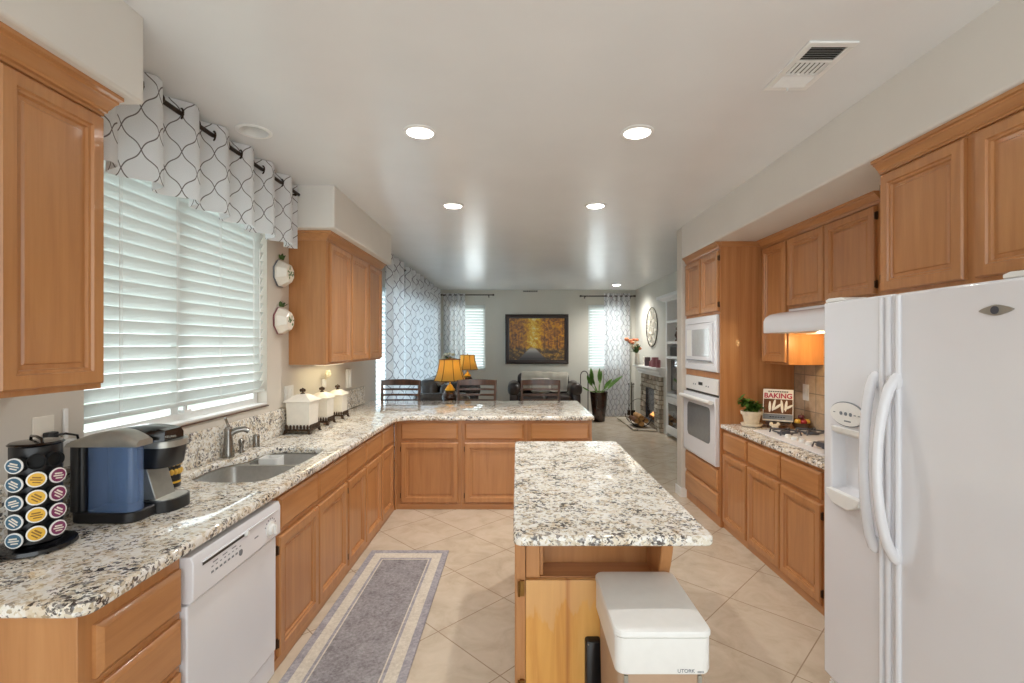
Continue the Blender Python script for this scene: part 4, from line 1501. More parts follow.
vx0, vx1, vy0, vy1 = 1.188, 1.392, 1.946, 2.312
av = thing('ceiling_vent', 'white rectangular ceiling register with three louvre sections', 'vent', ((vx0 + vx1) / 2, (vy0 + vy1) / 2, H))
f = MB()
for a, b, c, d in ((vx0, vx1, vy0, vy0 + 0.03), (vx0, vx1, vy1 - 0.03, vy1), (vx0, vx0 + 0.028, vy0 + 0.03, vy1 - 0.03), (vx1 - 0.028, vx1, vy0 + 0.03, vy1 - 0.03),
                   (vx0 + 0.028, vx1 - 0.028, vy0 + 0.125, vy0 + 0.14), (vx0 + 0.028, vx1 - 0.028, vy0 + 0.232, vy0 + 0.247)):
    f.box(a, b, c, d, H - 0.010, H - 0.0005)
f.build('frame', M['trim'], av, bevel=0.002)
MB().box(vx0 + 0.02, vx1 - 0.02, vy0 + 0.02, vy1 - 0.02, H - 0.0018, H - 0.0006).build('duct', M['vent_dark'], av)
lv = MB()
for i in range(6):
    y = vy0 + 0.036 + i * 0.0155
    lv.prism([(y + 0.010, H - 0.004), (y + 0.012, H - 0.003), (y + 0.004, H - 0.010), (y + 0.002, H - 0.011)], 'x', vx0 + 0.028, vx1 - 0.028)
for i in range(7):
    x = vx0 + 0.034 + i * 0.021
    lv.rings([[(x, y, H - 0.004), (x + 0.002, y, H - 0.003), (x + 0.009, y, H - 0.011), (x + 0.007, y, H - 0.012)] for y in (vy0 + 0.14, vy0 + 0.232)])
for i in range(5):
    y = vy0 + 0.252 + i * 0.017
    lv.prism([(y, H - 0.004), (y + 0.002, H - 0.003), (y + 0.0145, H - 0.011), (y + 0.0125, H - 0.012)], 'x', vx0 + 0.028, vx1 - 0.028)
lv.build('louvres', M['trim'], av)
MB().box(vx0 + 0.10, vx0 + 0.106, vy1 - 0.026, vy1 - 0.018, H - 0.024, H - 0.010).build('lever', M['trim'], av)
bv = thing('wall_vent', 'slim dark register at the ceiling line above the forest painting', 'vent', (0.29, WB, 2.80))
MB().box(0.14, 0.48, WB - 0.008, WB - 0.0005, 2.785, 2.825).build('grille', M['silver'], bv, bevel=0.002)
gg = MB()
for i in range(8): gg.box(0.155 + i * 0.04, 0.185 + i * 0.04, WB - 0.0095, WB - 0.0082, 2.792, 2.818)
gg.build('slots', M['vent_dark'], bv)

# ================================================================== ON THE WINDOW-SIDE WORKTOP
Z0 = ZC + 0.0008
# ---- pod carousel
CC = Vector((-1.640, 1.640, 0))
cr = thing('pod_carousel', 'black revolving rack of coffee pods beside the coffee maker', 'coffee pod rack', (CC.x, CC.y, ZC))
MB().lathe([(0.098, 0), (0.108, 0.004), (0.106, 0.016), (0.085, 0.024), (0.03, 0.026)], (CC.x, CC.y, Z0), 32).build('base', M['blackg'], cr)
MB().rings([[(CC.x + 0.068 * math.cos(2 * PI * (i + .5) / 10), CC.y + 0.068 * math.sin(2 * PI * (i + .5) / 10), z) for i in range(10)] for z in (Z0 + 0.027, 1.262)]).build('column', M['black'], cr, bevel=0.003)
tp = MB().lathe([(0.070, 1.2625), (0.073, 1.266), (0.067, 1.272), (0.02, 1.276)], (CC.x, CC.y, 0), 32)
tp.build('top_plate', M['blackg'], cr)
MB().tube([(CC.x - 0.05, CC.y + 0.03, 1.272), (CC.x - 0.046, CC.y + 0.028, 1.284), (CC.x, CC.y, 1.288), (CC.x + 0.046, CC.y - 0.028, 1.284), (CC.x + 0.05, CC.y - 0.03, 1.272)], 0.0045, 8).build('carry_loop', M['blackg'], cr, angle=60)
POD = {0: (-78, [1.209, 1.149, 1.089, 1.028, 0.968]), 1: (-45, [1.215, 1.159, 1.10, 1.043, 0.982]), 2: (-12, [1.215, 1.161, 1.10, 1.042, 0.984])}
sl = MB()
for c, (ang, zs) in POD.items():
    a = math.radians(ang)
    d = Vector((math.cos(a), math.sin(a), 0))
    for z in zs:
        p = CC + d * 0.070 + Vector((0, 0, z))
        q = CC + d * 0.0885 + Vector((0, 0, z))
        up, sd = Vector((0, 0, 1)), d.cross(Vector((0, 0, 1)))
        circ = lambda r, o: [o + (sd * math.cos(2 * PI * k / 20) + up * math.sin(2 * PI * k / 20)) * r for k in range(20)]
        sl.rings([circ(0.0245, p), circ(0.0248, q), circ(0.0225, q), circ(0.0222, p + d * 0.002)], False, True)
sl.build('pod_sleeves', M['matte'], cr, angle=50)
ordn = ['topmost', 'second', 'third', 'fourth', 'bottom']
kinds = [('teal', 'teallid'), ('yellow', 'yellowlid'), ('plum', 'purplelid')]


def pod_mesh(lid):
    r = thing('coffee_pod', 'x', 'coffee pod', (0, 0, 0), 'coffee pods in the rack')
    MB().lathe([(0.018, -0.017), (0.0205, -0.002), (0.0252, 0.0), (0.0252, 0.003), (0.0225, 0.0035)], (0, 0, 0), 24, 'x').build('cup', M['white2'], r, angle=40)
    MB().lathe([(0.021, 0.0037), (0.021, 0.0045)], (0, 0, 0), 24, 'x').build('foil', M[lid], r)
    pm = MB()
    for (y0, y1, z0, z1) in ((-0.012, 0.010, 0.004, 0.009), (-0.015, 0.015, -0.003, 0.001), (-0.008, 0.012, -0.011, -0.007)):
        pm.box(0.0046, 0.0050, y0, y1, z0, z1)
    pm.build('foil_print', M['paper'] if lid != 'yellowlid' else M['brass'], r)
    return r


for c, (ang, zs) in POD.items():
    col, lid = kinds[c]
    src = None
    a = math.radians(ang)
    d = Vector((math.cos(a), math.sin(a), 0))
    k0 = 0 if c == 0 else 1
    for k in range(k0, 5):
        lab = '%s foil-lidded coffee pod, %s of its column in the black rack' % (col, ('topmost', 'second', 'third', 'fourth', 'bottom')[k] if c == 0 else ('', 'topmost', 'second', 'third', 'bottom')[k])
        o = pod_mesh(lid) if src is None else dup(src)
        src = src or o
        o['label'] = lab
        o.location = CC + d * 0.0925 + Vector((0, 0, zs[k]))
        o.rotation_euler = (random.uniform(-0.8, 0.8), 0, a)
        o.rotation_mode = 'XYZ'

# ---- coffee maker
km = thing('coffee_maker', 'black single-serve coffee maker with a blue water tank', 'coffee maker', (-1.5900, 1.97, ZC))
MB().rings([[(x, y, z) for x, y in rrect(-1.7350, -1.4700, 1.845, 2.13, 0.05)] for z in (Z0, Z0 + 0.03, Z0 + 0.042)]).build('base', M['black'], km, bevel=0.006)
MB().rings([[(x, y, z) for x, y in rrect(-1.7350, -1.6700, 1.848, 2.13, 0.028)] for z in (Z0 + 0.043, 1.20, 1.225)]).build('back_body', M['black'], km, angle=50)
MB().rings([[(x, y, z) for x, y in rrect(-1.6690, -1.5650, 1.955, 2.13, 0.01)] for z in (Z0 + 0.043, 1.20)]).build('core_body', M['black'], km, angle=50)
tk = MB()
tk.rings([[(x, y, z) for x, y in rrect(-1.668, -1.472, 1.848, 1.918, 0.033, 6)] for z in (Z0 + 0.044, 1.18, 1.206)], True, True)
tk.build('water_tank', M['tank'], km, angle=50, label='translucent blue water tank')
cv = MB()
def lidz(x): return 1.216 + 0.052 * math.sin(PI / 2 * (x + 1.745) / 0.195) if x < -1.55 else 1.268 - 0.040 * ((x + 1.55) / 0.095) ** 2
xs = [-1.737 + 0.279 * i / 18 for i in range(19)]
cv.rings([[(x, y, z) for y, z in ((1.842, 1.207), (1.842, lidz(x) - 0.012), (1.852, lidz(x)), (1.91, lidz(x) + 0.002), (1.924, lidz(x) - 0.006), (1.924, 1.207))] for x in xs])
cv.build('tank_lid', M['silver'], km, angle=50)
hd_ = MB()
def hz(x): return 1.215 + 0.045 * math.sin(PI * min(1, max(0, (x + 1.75) / 0.37))) ** 0.7
xs = [-1.7300 + 0.277 * i / 16 for i in range(17)]
hd_.rings([[(x, y, z) for y, z in ((1.932 + 0.05 * (i / 16) ** 3, 1.201), (1.932 + 0.05 * (i / 16) ** 3, hz(x) - 0.02), (1.985, hz(x)), (2.08, hz(x)), (2.125 - 0.03 * (i / 16) ** 3, hz(x) - 0.02), (2.125 - 0.03 * (i / 16) ** 3, 1.201))] for i, x in enumerate(xs)])
hd_.build('brew_lid', M['blackg'], km, angle=50)
MB().rings([[(x, y, z) for x, y in rrect(-1.5900, -1.4200, 1.965, 2.12, 0.06)] for z in (1.175, 1.2005)]).build('brew_band', M['silver'], km, angle=50)
MB().rings([[(x, y, z) for x, y in rrect(-1.5900, -1.4250 - e, 1.967, 2.118, 0.06)] for z, e in ((1.174, 0), (1.10, 0.012), (1.09, 0.02))]).build('brew_head', M['black'], km, angle=50)
MB().prism([(-1.5640, Z0 + 0.045), (-1.4900, Z0 + 0.045), (-1.5300, 1.09), (-1.5640, 1.09)], 'y', 1.985, 2.10).build('front_panel', M['silver'], km, bevel=0.004)
MB().rings([[(x, y, z) for x, y in rrect(-1.5600, -1.4150, 1.955, 2.13, 0.07, 8)] for z in (Z0, Z0 + 0.044, Z0 + 0.048)]).build('drip_tray', M['black'], km, angle=50)
MB().rings([[(x, y, z) for x, y in rrect(-1.5350, -1.4250, 1.968, 2.118, 0.055, 8)] for z in (Z0 + 0.0485, Z0 + 0.0505)]).build('drip_grate', M['steel'], km, angle=50)
text_mesh('KEURIG', 0.011, frame_matrix((-1.4295, 1.984, 1.222), (0.75, 0.66, 0), (0, 0, 1)), M['silver'], 'lettering', km, 0.0006)

# ---- wall outlet with plug and cord
ou = thing('wall_outlet', 'white double outlet plate with an adapter on the wall behind the coffee maker', 'outlet', (WL, 1.86, 1.26))
MB().box(WL + 0.0005, WL + 0.006, 1.812, 1.895, 1.205, 1.325).build('plate', M['cream'], ou, bevel=0.002)
MB().box(WL + 0.0062, WL + 0.045, 1.83, 1.95, 1.195, 1.222).box(WL + 0.0005, WL + 0.012, 1.932, 1.95, 1.222, 1.345).build('adapter', M['white2'], ou, bevel=0.004)
pl = thing('appliance_lead', 'black plug and cord hanging from the outlet to the coffee maker', 'cord', (WL + 0.04, 1.87, 1.26))
MB().box(WL + 0.0065, WL + 0.035, 1.845, 1.885, 1.235, 1.262).build('plug', M['black'], pl, bevel=0.004)
MB().tube([(WL + 0.034, 1.865, 1.248), (WL + 0.045, 1.90, 1.25), (WL + 0.05, 1.945, 1.235), (WL + 0.05, 1.958, 1.19), (WL + 0.05, 1.963, 1.10), (WL + 0.055, 1.965, 1.0), (WL + 0.065, 1.955, 0.93), (WL + 0.075, 1.95, 0.922), (-1.7425, 1.955, 0.94)], 0.0045, 8).build('wire', M['black'], pl, angle=60)
pw2 = thing('wall_plate', 'small white square box plugged in behind the pod rack', 'outlet', (WL, 1.84, 1.17))
MB().box(WL + 0.0005, WL + 0.03, 1.80, 1.90, 1.125, 1.19).build('box', M['white2'], pw2, bevel=0.003)
MB().box(WL + 0.0302, WL + 0.0315, 1.845, 1.855, 1.165, 1.17).build('slot', M['black'], pw2)

# ---- tin
tn = thing('coffee_tin', 'dark tin printed with orange fruit, half hidden behind the coffee maker', 'tin', (-1.70, 2.34, ZC))
MB().lathe([(0.052, 0), (0.053, 0.004), (0.053, 0.165), (0.051, 0.168)], (-1.70, 2.34, Z0), 28).build('can', M['black'], tn)
MB().lathe([(0.0535, 0.02), (0.0535, 0.03)], (-1.70, 2.34, Z0), 28, cap=False).build('yellow_band', M['yellowlid'], tn)
fm = MB()
for k in range(7):
    a = -1.3 + k * 0.33
    for z, r in ((0.075, 0.015), (0.115, 0.012)):
        fm.ball((-1.70 + 0.052 * math.cos(a + (0.16 if z > .1 else 0)), 2.34 + 0.052 * math.sin(a + (0.16 if z > .1 else 0)), Z0 + z), r * 0.7, r * 0.7, r, 8)
fm.build('fruit_print', M['yellowfruit'], tn, angle=60)

# ---- canisters
def canister(label, x, y, s, h):
    t = thing('canister', label, 'canister', (x, y, ZC), 'lidded canisters')
    b = s / 2
    ft = MB()
    for sx in (-1, 1):
        for sy in (-1, 1):
            ft.rings([[(x + sx * (b + o) + dx, y + sy * (b + o) + dy, z) for dx, dy in ((-w, -w), (w, -w), (w, w), (-w, w))] for z, o, w in ((Z0, 0.008, 0.010), (Z0 + 0.012, 0.0, 0.008), (Z0 + 0.03, -0.004, 0.012))])
    ft.box(x - b - 0.004, x + b + 0.004, y - b - 0.004, y + b + 0.004, Z0 + 0.022, Z0 + 0.036)
    for k in range(7):                                   # pierced gallery
        o = -b + s * (k + 0.5) / 7
        for (px, py) in ((x + o, y - b - 0.003), (x + o, y + b + 0.003), (x - b - 0.003, y + o), (x + b + 0.003, y + o)):
            ft.ball((px, py, Z0 + 0.036 + h * 0.05), s * 0.05, s * 0.05, h * 0.055, 6)
    ft.build('stand', M['dark_wood_canister'], t, angle=50)
    zb = Z0 + 0.0365
    sq = lambda k, z: [(x + px * b * k, y + py * b * k, z) for px, py in ((-1, -1), (1, -1), (1, 1), (-1, 1))]
    MB().rings([sq(0.93, zb), sq(0.97, zb + h * 0.45), sq(1.0, zb + h * 0.56), sq(1.0, zb + h * 0.60)]).build('jar', M['cream'], t, bevel=0.004, angle=30)
    zl = zb + h * 0.60 + 0.0005
    MB().rings([sq(1.14, zl), sq(1.16, zl + h * 0.02), sq(1.06, zl + h * 0.045), sq(0.72, zl + h * 0.11), sq(0.40, zl + h * 0.165), sq(0.3, zl + h * 0.17)]).build('lid', M['cream'], t, bevel=0.003, angle=25)
    zf = zl + h * 0.17
    fi = MB().lathe([(0.018, 0), (0.016, 0.006), (0.007, 0.012), (0.008, 0.02)], (x, y, zf), 12)
    for k in range(5):
        a = 2 * PI * k / 5
        fi.ball((x + 0.014 * math.cos(a), y + 0.014 * math.sin(a), zf + 0.028), 0.010, 0.010, 0.013, 6)
    fi.ball((x, y, zf + 0.04), 0.008)
    fi.build('finial', M['dark_wood_canister'], t, angle=60)


canister('largest cream square canister on a dark pierced stand, next to the sink', -1.692, 3.80, 0.185, 0.345)
canister('middle cream square canister with dark finial', -1.702, 4.20, 0.155, 0.315)
canister('smallest cream square canister, at the peninsula end of the row', -1.70, 4.56, 0.145, 0.30)

# ---- on the wall under the cupboard
sw = thing('wall_switch', 'white triple switch plate on the wall above the canisters', 'switch', (WL, 4.0, 1.22))
MB().box(WL + 0.0005, WL + 0.006, 3.78, 3.93, 1.145, 1.275).build('plate', M['white2'], sw, bevel=0.002)
for k in range(3):
    MB().box(WL + 0.0062, WL + 0.010, 3.80 + k * 0.042, 3.825 + k * 0.042, 1.175, 1.245).build('rocker', M['white2'], sw, bevel=0.001)
fl = thing('air_freshener', 'white flower-shaped plug-in on the wall between the canister lids', 'plug-in', (WL, 4.52, 1.30))
fb = MB().box(WL + 0.0005, WL + 0.035, 4.50, 4.54, 1.20, 1.28)
fb.build('plug_body', M['white2'], fl, bevel=0.008)
pe = MB()
for k in range(6):
    a = 2 * PI * k / 6
    pe.ball((WL + 0.055, 4.52 + 0.028 * math.cos(a), 1.325 + 0.022 * math.sin(a)), 0.018, 0.024, 0.018, 8)
pe.tube([(WL + 0.03, 4.52, 1.275), (WL + 0.05, 4.52, 1.315)], 0.006, 8)
pe.build('petals', M['ivorypetal'], fl, angle=60)
ph = thing('wall_phone', 'white and black intercom handset on the wall at the backsplash end', 'intercom', (WL, 5.2, 1.25))
MB().box(WL + 0.0005, WL + 0.03, 5.13, 5.25, 1.14, 1.34).build('cradle', M['white2'], ph, bevel=0.006)
MB().box(WL + 0.0305, WL + 0.05, 5.15, 5.19, 1.15, 1.33).build('handset', M['white2'], ph, bevel=0.006)
MB().box(WL + 0.0305, WL + 0.034, 5.195, 5.235, 1.16, 1.325).build('face', M['black'], ph, bevel=0.002)

# ---- plates on the wall
def wall_plate(label, y, z, red):
    t = thing('decorative_plate', label, 'wall plate', (WL, y, z), 'octagonal plates on the wall')
    oc = lambda r, d: [(WL + d, y + r * math.cos(PI / 8 + k * PI / 4) * 1.0, z + r * 1.05 * math.sin(PI / 8 + k * PI / 4)) for k in range(8)]
    MB().rings([oc(0.100, 0.001), oc(0.106, 0.008), oc(0.104, 0.011)]).build('rim', M['print'] if not red else M['pink'], t)
    MB().rings([oc(0.102, 0.0115), oc(0.100, 0.03), oc(0.068, 0.085), oc(0.060, 0.09)]).build('dish', M['cream'], t, bevel=0.004, angle=20)
    g = MB()
    for k in range(16):
        a, r = random.uniform(0, 2 * PI), random.uniform(0.005, 0.05)
        g.ball((WL + 0.0905, y + r * math.cos(a), z + r * math.sin(a)), 0.003, random.uniform(0.004, 0.009), random.uniform(0.005, 0.012), 6)
    g.build('painted_fruit', M['greend'], t, angle=60)
    l = MB()
    for k in range(9):
        l.leaf((WL + 0.02, y + random.uniform(-0.03, 0.03), z + 0.108), (random.uniform(0.1, 0.6), random.uniform(-0.8, 0.8), 0.9), 0.05, 0.018, 0.4, seg=3)
    l.build('leaf_sprig', M['greend'], t)


wall_plate('upper octagonal cream plate with green sprig hanging beside the blinds', 3.70, 2.15, False)
wall_plate('lower octagonal cream plate with reddish rim hanging beside the blinds', 3.70, 1.785, True)

# ================================================================== COOKTOP WALL ITEMS
cx0, cx1, cy0, cy1 = 1.895, 2.38, 2.98, 3.86
ck = thing('cooktop', 'white glass gas cooktop with black grates set in the granite', 'cooktop', ((cx0 + cx1) / 2, (cy0 + cy1) / 2, ZC))
slab('glass', [rrect(cx0, cx1, cy0, cy1, 0.02)], Z0, ZC + 0.009, M['white'], 0.003, ck)
for (x, y) in ((2.06, 3.68), (2.26, 3.68), (2.06, 3.14), (2.26, 3.14)):
    MB().lathe([(0.055, 0), (0.055, 0.006), (0.035, 0.010), (0.035, 0.02), (0.028, 0.024)], (x, y, ZC + 0.0095), 20).build('burner', M['gridiron'], ck)
for (x, y) in ((2.06, 3.68), (2.26, 3.68), (2.06, 3.14), (2.26, 3.14)):
    g = MB()
    for dx, dy in ((1, 1), (1, -1), (-1, 1), (-1, -1)):
        g.tube([(x + dx * 0.022, y + dy * 0.022, ZC + 0.042), (x + dx * 0.07, y + dy * 0.07, ZC + 0.042), (x + dx * 0.078, y + dy * 0.078, ZC + 0.0095)], 0.006, 6)
    g.tube([(x + 0.085 * math.cos(2 * PI * k / 20), y + 0.085 * math.sin(2 * PI * k / 20), ZC + 0.030) for k in range(20)], 0.006, 6, closed=True)
    g.build('grate', M['gridiron'], ck, angle=60)
for k in range(4):
    y = 3.28 + k * 0.085
    MB().lathe([(0.022, 0), (0.022, 0.014), (0.017, 0.022)], (2.0 + 0.0 * k, y, ZC + 0.0095), 16).build('knob', M['white2'], ck)
pdx = MB()
pdx.rings([[(x, y, z) for x, y in rrect(1.915 + e, 2.13 - e, 2.93 + e + 0.06, 3.13 - e - 0.06, 0.012)] for z, e in ((ZC + 0.0452, 0), (ZC + 0.075, 0.0), (ZC + 0.08, 0.006))])
props(pdx.build('griddle_box', M['gridiron'], None, (2.02, 3.03, ZC + 0.0452), angle=50), 'dark grey flat box on the cooktop next to the refrigerator', 'griddle')

# rooster-like pale wooden ornament and fruit
og = thing('wooden_ornament', 'small pale carved ornament standing at the foot of the cookbook', 'ornament', (2.09, 3.88, ZC))
o_ = MB().ball((2.09, 3.88, Z0 + 0.030), 0.028, 0.018, 0.022).ball((2.112, 3.872, Z0 + 0.052), 0.014, 0.012, 0.014).ball((2.062, 3.886, Z0 + 0.050), 0.016, 0.008, 0.018)
o_.cyl((2.082, 3.88, Z0), (2.082, 3.88, Z0 + 0.02), 0.006).cyl((2.10, 3.88, Z0), (2.10, 3.88, Z0 + 0.02), 0.006)
o_.build('bird', M['terracotta'], og, angle=60)
MB().lathe([(0.028, 0), (0.03, 0.003), (0.02, 0.005)], (2.09, 3.88, Z0 - 0.0006), 16).build('plinth', M['terracotta'], og)
bw = thing('fruit_bowl', 'shallow dark bowl heaped with red and yellow fruit by the backsplash', 'bowl', (2.35, 3.965, ZC))
MB().lathe([(0.04, 0), (0.045, 0.004), (0.066, 0.03), (0.076, 0.05), (0.072, 0.05), (0.06, 0.032), (0.03, 0.012)], (2.35, 3.965, Z0), 28).build('dish', M['walnut'], bw, angle=60)
for k, (dx, dy, dz, m, w) in enumerate(((-0.045, -0.02, 0.058, 'yellowfruit', 'yellow fruit at the rim of the dark bowl, cooktop side'), (0.0, -0.045, 0.056, 'redfruit', 'bright red fruit at the front rim of the dark bowl'),
                                     (0.045, -0.02, 0.056, 'yellowfruit', 'yellow fruit in the dark bowl nearest the refrigerator'), (0.03, 0.03, 0.056, 'redfruit', 'red fruit at the back of the dark bowl'),
                                     (-0.03, 0.035, 0.056, 'darkfruit', 'dark red fruit at the back of the bowl beside the cookbook'), (0.0, -0.002, 0.092, 'darkfruit', 'dark red fruit on top of the heap in the bowl'))):
    x, y, z = 2.35 + dx * 0.85, 3.965 + dy * 0.85, Z0 + dz
    q = thing('fruit', w.replace('nearest', 'next to'), 'fruit', (x, y, z), 'fruit in the dark bowl')
    MB().lathe([(0.003, -0.022), (0.016, -0.021), (0.0245, -0.008), (0.0255, 0.004), (0.020, 0.017), (0.010, 0.022), (0.003, 0.018)], (x, y, z), 16).build('flesh', M[m], q, angle=60)
    MB().cyl((x, y, z + 0.017), (x + 0.004, y, z + 0.032), 0.0015, n=6).build('stem', M['bark'], q)

# ---- cookbook on an easel
bk = thing('cookbook', 'open baking cookbook with a bread cover photo propped beside the potted herb', 'book', (0, 0, 0))
Wd, Hh = 0.225, 0.27
MB().box(-Wd / 2, Wd / 2, 0.0, 0.005, 0, Hh).build('cover', M['paper'], bk, bevel=0.001)
MB().box(-Wd / 2 + 0.004, Wd / 2 - 0.002, 0.0055, 0.034, 0.004, Hh - 0.004).build('pages', M['paper'], bk)
MB().box(-Wd / 2, Wd / 2 + 0.002, 0.0345, 0.039, 0, Hh + 0.004).build('back_cover', M['print'], bk)
MB().box(-Wd / 2 + 0.006, Wd / 2 - 0.006, -0.0012, -0.0003, 0.062, 0.185).build('cover_photo', M['bark'], bk)
MB().box(-Wd / 2 + 0.003, Wd / 2 - 0.003, -0.0012, -0.0003, 0.012, 0.058).build('cover_band', M['print'], bk)
br_ = MB()
for k, (x, z, r, l) in enumerate(((-0.06, 0.118, 0.9, 0.05), (-0.03, 0.132, 1.1, 0.055), (0.0, 0.122, 1.75, 0.05), (0.03, 0.125, 0.8, 0.06), (0.06, 0.13, 1.0, 0.05), (0.078, 0.12, 1.9, 0.04))):
    br_.ball((x, -0.0025, z), 0.010, 0.0025, l * 0.95, 8, Matrix.Rotation(r - 0.9, 3, 'Y'))
br_.build('printed_loaves', M['throw'], bk, angle=60)
text_mesh('BAKING', 0.058, frame_matrix((0, -0.0006, 0.212), (1, 0, 0), (0, 0, 1)), M['red'], 'title', bk, 0.0005, 0.0016)
sub = MB()
for i in range(9): sub.box(-0.075 + i * 0.017, -0.062 + i * 0.017, -0.0012, -0.0003, 0.245, 0.253)
sub.build('byline', M['blackg'], bk)
sub = MB()
for i in range(6): sub.box(-0.06 + i * 0.02, -0.046 + i * 0.02, -0.0022, -0.0013, 0.03, 0.036)
sub.build('caption', M['blackg'], bk)
bk.location = (2.175, 4.0, ZC + 0.0555)
bk.rotation_euler = (-math.radians(16), 0, -math.radians(33))
es = thing('book_easel', 'dark wooden easel holding up the baking cookbook', 'easel', (0, 0, 0))
MB().box(-0.09, 0.09, -0.03, 0.055, 0.030, 0.042).build('shelf', M['walnut'], es, bevel=0.002)
for sx in (-0.07, 0.07):
    MB().rings([[(sx - 0.008, -0.03, 0), (sx + 0.008, -0.03, 0), (sx + 0.008, -0.015, 0), (sx - 0.008, -0.015, 0)], [(sx - 0.008, -0.03, 0.0295), (sx + 0.008, -0.03, 0.0295), (sx + 0.008, -0.015, 0.0295), (sx - 0.008, -0.015, 0.0295)]]).build('foot', M['walnut'], es)
MB().tube([(0, 0.062, 0.036), (0, 0.13, 0.20)], 0.007, 8).build('prop', M['walnut'], es)
MB().tube([(0, 0.13, 0.0), (0, 0.13, 0.20)], 0.006, 8).build('leg', M['walnut'], es)
es.location = (2.175, 3.998, Z0)
es.rotation_euler = (0, 0, -math.radians(33))

# ---- potted herb
hx, hy = 2.0, 4.085
pp = thing('potted_herb', 'leafy green herb in a cream clay pot beside the cookbook', 'potted plant', (hx, hy, ZC))
MB().lathe([(0.065, 0), (0.078, 0.004), (0.086, 0.024), (0.082, 0.026), (0.07, 0.012)], (hx, hy, Z0), 28).build('saucer', M['terracotta'], pp, angle=50)
MB().lathe([(0.052, 0.013), (0.056, 0.02), (0.073, 0.098), (0.084, 0.10), (0.087, 0.128), (0.080, 0.128), (0.072, 0.112)], (hx, hy, Z0), 28, cap=True).build('pot', M['terracotta'], pp, angle=40)
MB().lathe([(0.07, 0.1125), (0.06, 0.118)], (hx, hy, Z0), 20).build('soil', M['soil'], pp)
lf, stt = MB(), MB()
rnd = random.Random(5)
for k in range(13):
    a = rnd.uniform(0, 2 * PI)
    r = rnd.uniform(0.02, 0.075)
    top = Vector((hx - 0.03 + r * math.cos(a) * 1.2, hy - 0.03 + r * 0.6 * math.sin(a), Z0 + rnd.uniform(0.16, 0.255)))
    b0 = Vector((hx + rnd.uniform(-0.04, 0.04), hy + rnd.uniform(-0.04, 0.04), Z0 + 0.115))
    stt.tube([b0, (b0 + top) / 2 + Vector((0, 0, 0.015)), top], [0.0025, 0.002, 0.0015], 6)
    for q in range(6):
        t_ = rnd.uniform(0.45, 1.0)
        p = b0.lerp(top, t_)
        d = Vector((rnd.uniform(-1, 1) - 0.2, rnd.uniform(-1, 0.5), rnd.uniform(-0.2, 0.6)))
        lf.leaf(p, d, rnd.uniform(0.05, 0.085), rnd.uniform(0.032, 0.048), 0.7, seg=4)
stt.build('stems', M['green'], pp, angle=60)
lf.build('leaves', M['green'], pp, angle=60)
MB().box(hx + 0.028, hx + 0.042, hy - 0.012, hy - 0.010, Z0 + 0.112, Z0 + 0.215).build('plant_tag', M['yellowlid'], pp)

# ================================================================== LIVING ROOM
# ---- blinds
blinds('window_blinds', 'white slatted blinds behind the sheer curtains of the long window', 'x', WL, W2[0] + 0.006, W2[1] - 0.006, 0.2, W2[3] - 0.006, 1, tilt=25, cords=4)
blinds('window_blinds', 'white slatted blinds on the end wall, lamp side of the painting', 'y', WB, W3[0] + 0.006, W3[1] - 0.006, W3[2] + 0.02, W3[3] - 0.006, -1, tilt=55, cords=2)
blinds('window_blinds', 'white slatted blinds on the end wall, fireplace side of the painting', 'y', WB, W4[0] + 0.006, W4[1] - 0.006, W4[2] + 0.02, W4[3] - 0.006, -1, tilt=55, cords=2)

RZ = 2.70
cxl = -1.69
rod('curtain_rod', 'dark rod above the curtains of the long living room window', (cxl, 5.85, 2.735), (cxl, 10.45, 2.735), [(cxl, 6.0, 2.735), (cxl, 7.25, 2.735), (cxl, 9.72, 2.735)], wall=WL)
rod('curtain_rod', 'dark rod above the end wall window behind the lamps', (-1.66, WB - 0.09, 2.715), (-0.55, WB - 0.09, 2.715), [(-0.62, WB - 0.09, 2.715), (-1.62, WB - 0.09, 2.715)], wall=WB)
rod('curtain_rod', 'dark rod above the end wall window beside the fireplace', (1.46, WB - 0.09, 2.69), (2.60, WB - 0.09, 2.69), [(1.53, WB - 0.09, 2.69), (2.55, WB - 0.09, 2.69)], wall=WB)


def side_curtain(label, y0, y1, folds, ztop=2.785, zb=0.03):
    return curtain('sheer_curtain', label, lambda u, v: (cxl + fold(u, folds, 0.075, 1.15), y0 + (y1 - y0) * u), y1 - y0, ztop, zb, M['sheer'], folds, 'trellis print curtains', [(cxl, (y0 + y1) / 2, zb)])


def end_curtain(label, x0, x1, folds, ztop=2.75, zb=0.02):
    return curtain('sheer_curtain', label, lambda u, v: (x0 + (x1 - x0) * u, WB - 0.09 + fold(u, folds, 0.035)), x1 - x0, ztop, zb, M['sheer'], folds, 'trellis print curtains', [((x0 + x1) / 2, WB - 0.09, zb)])


side_curtain('sheer trellis curtain panel on the long window, next to the three-door wall cabinet', 6.23, 7.12, 3)
side_curtain('broad sheer trellis curtain across the middle of the long window', 7.30, 9.62, 7)
side_curtain('sheer trellis curtain panel on the long window, in the far corner', 9.80, 10.45, 2)
end_curtain('sheer trellis curtain on the end wall, at the lamp corner', -1.63, -1.14, 4)
end_curtain('sheer trellis curtain on the end wall, between plant and fireplace', 1.95, 2.53, 5)

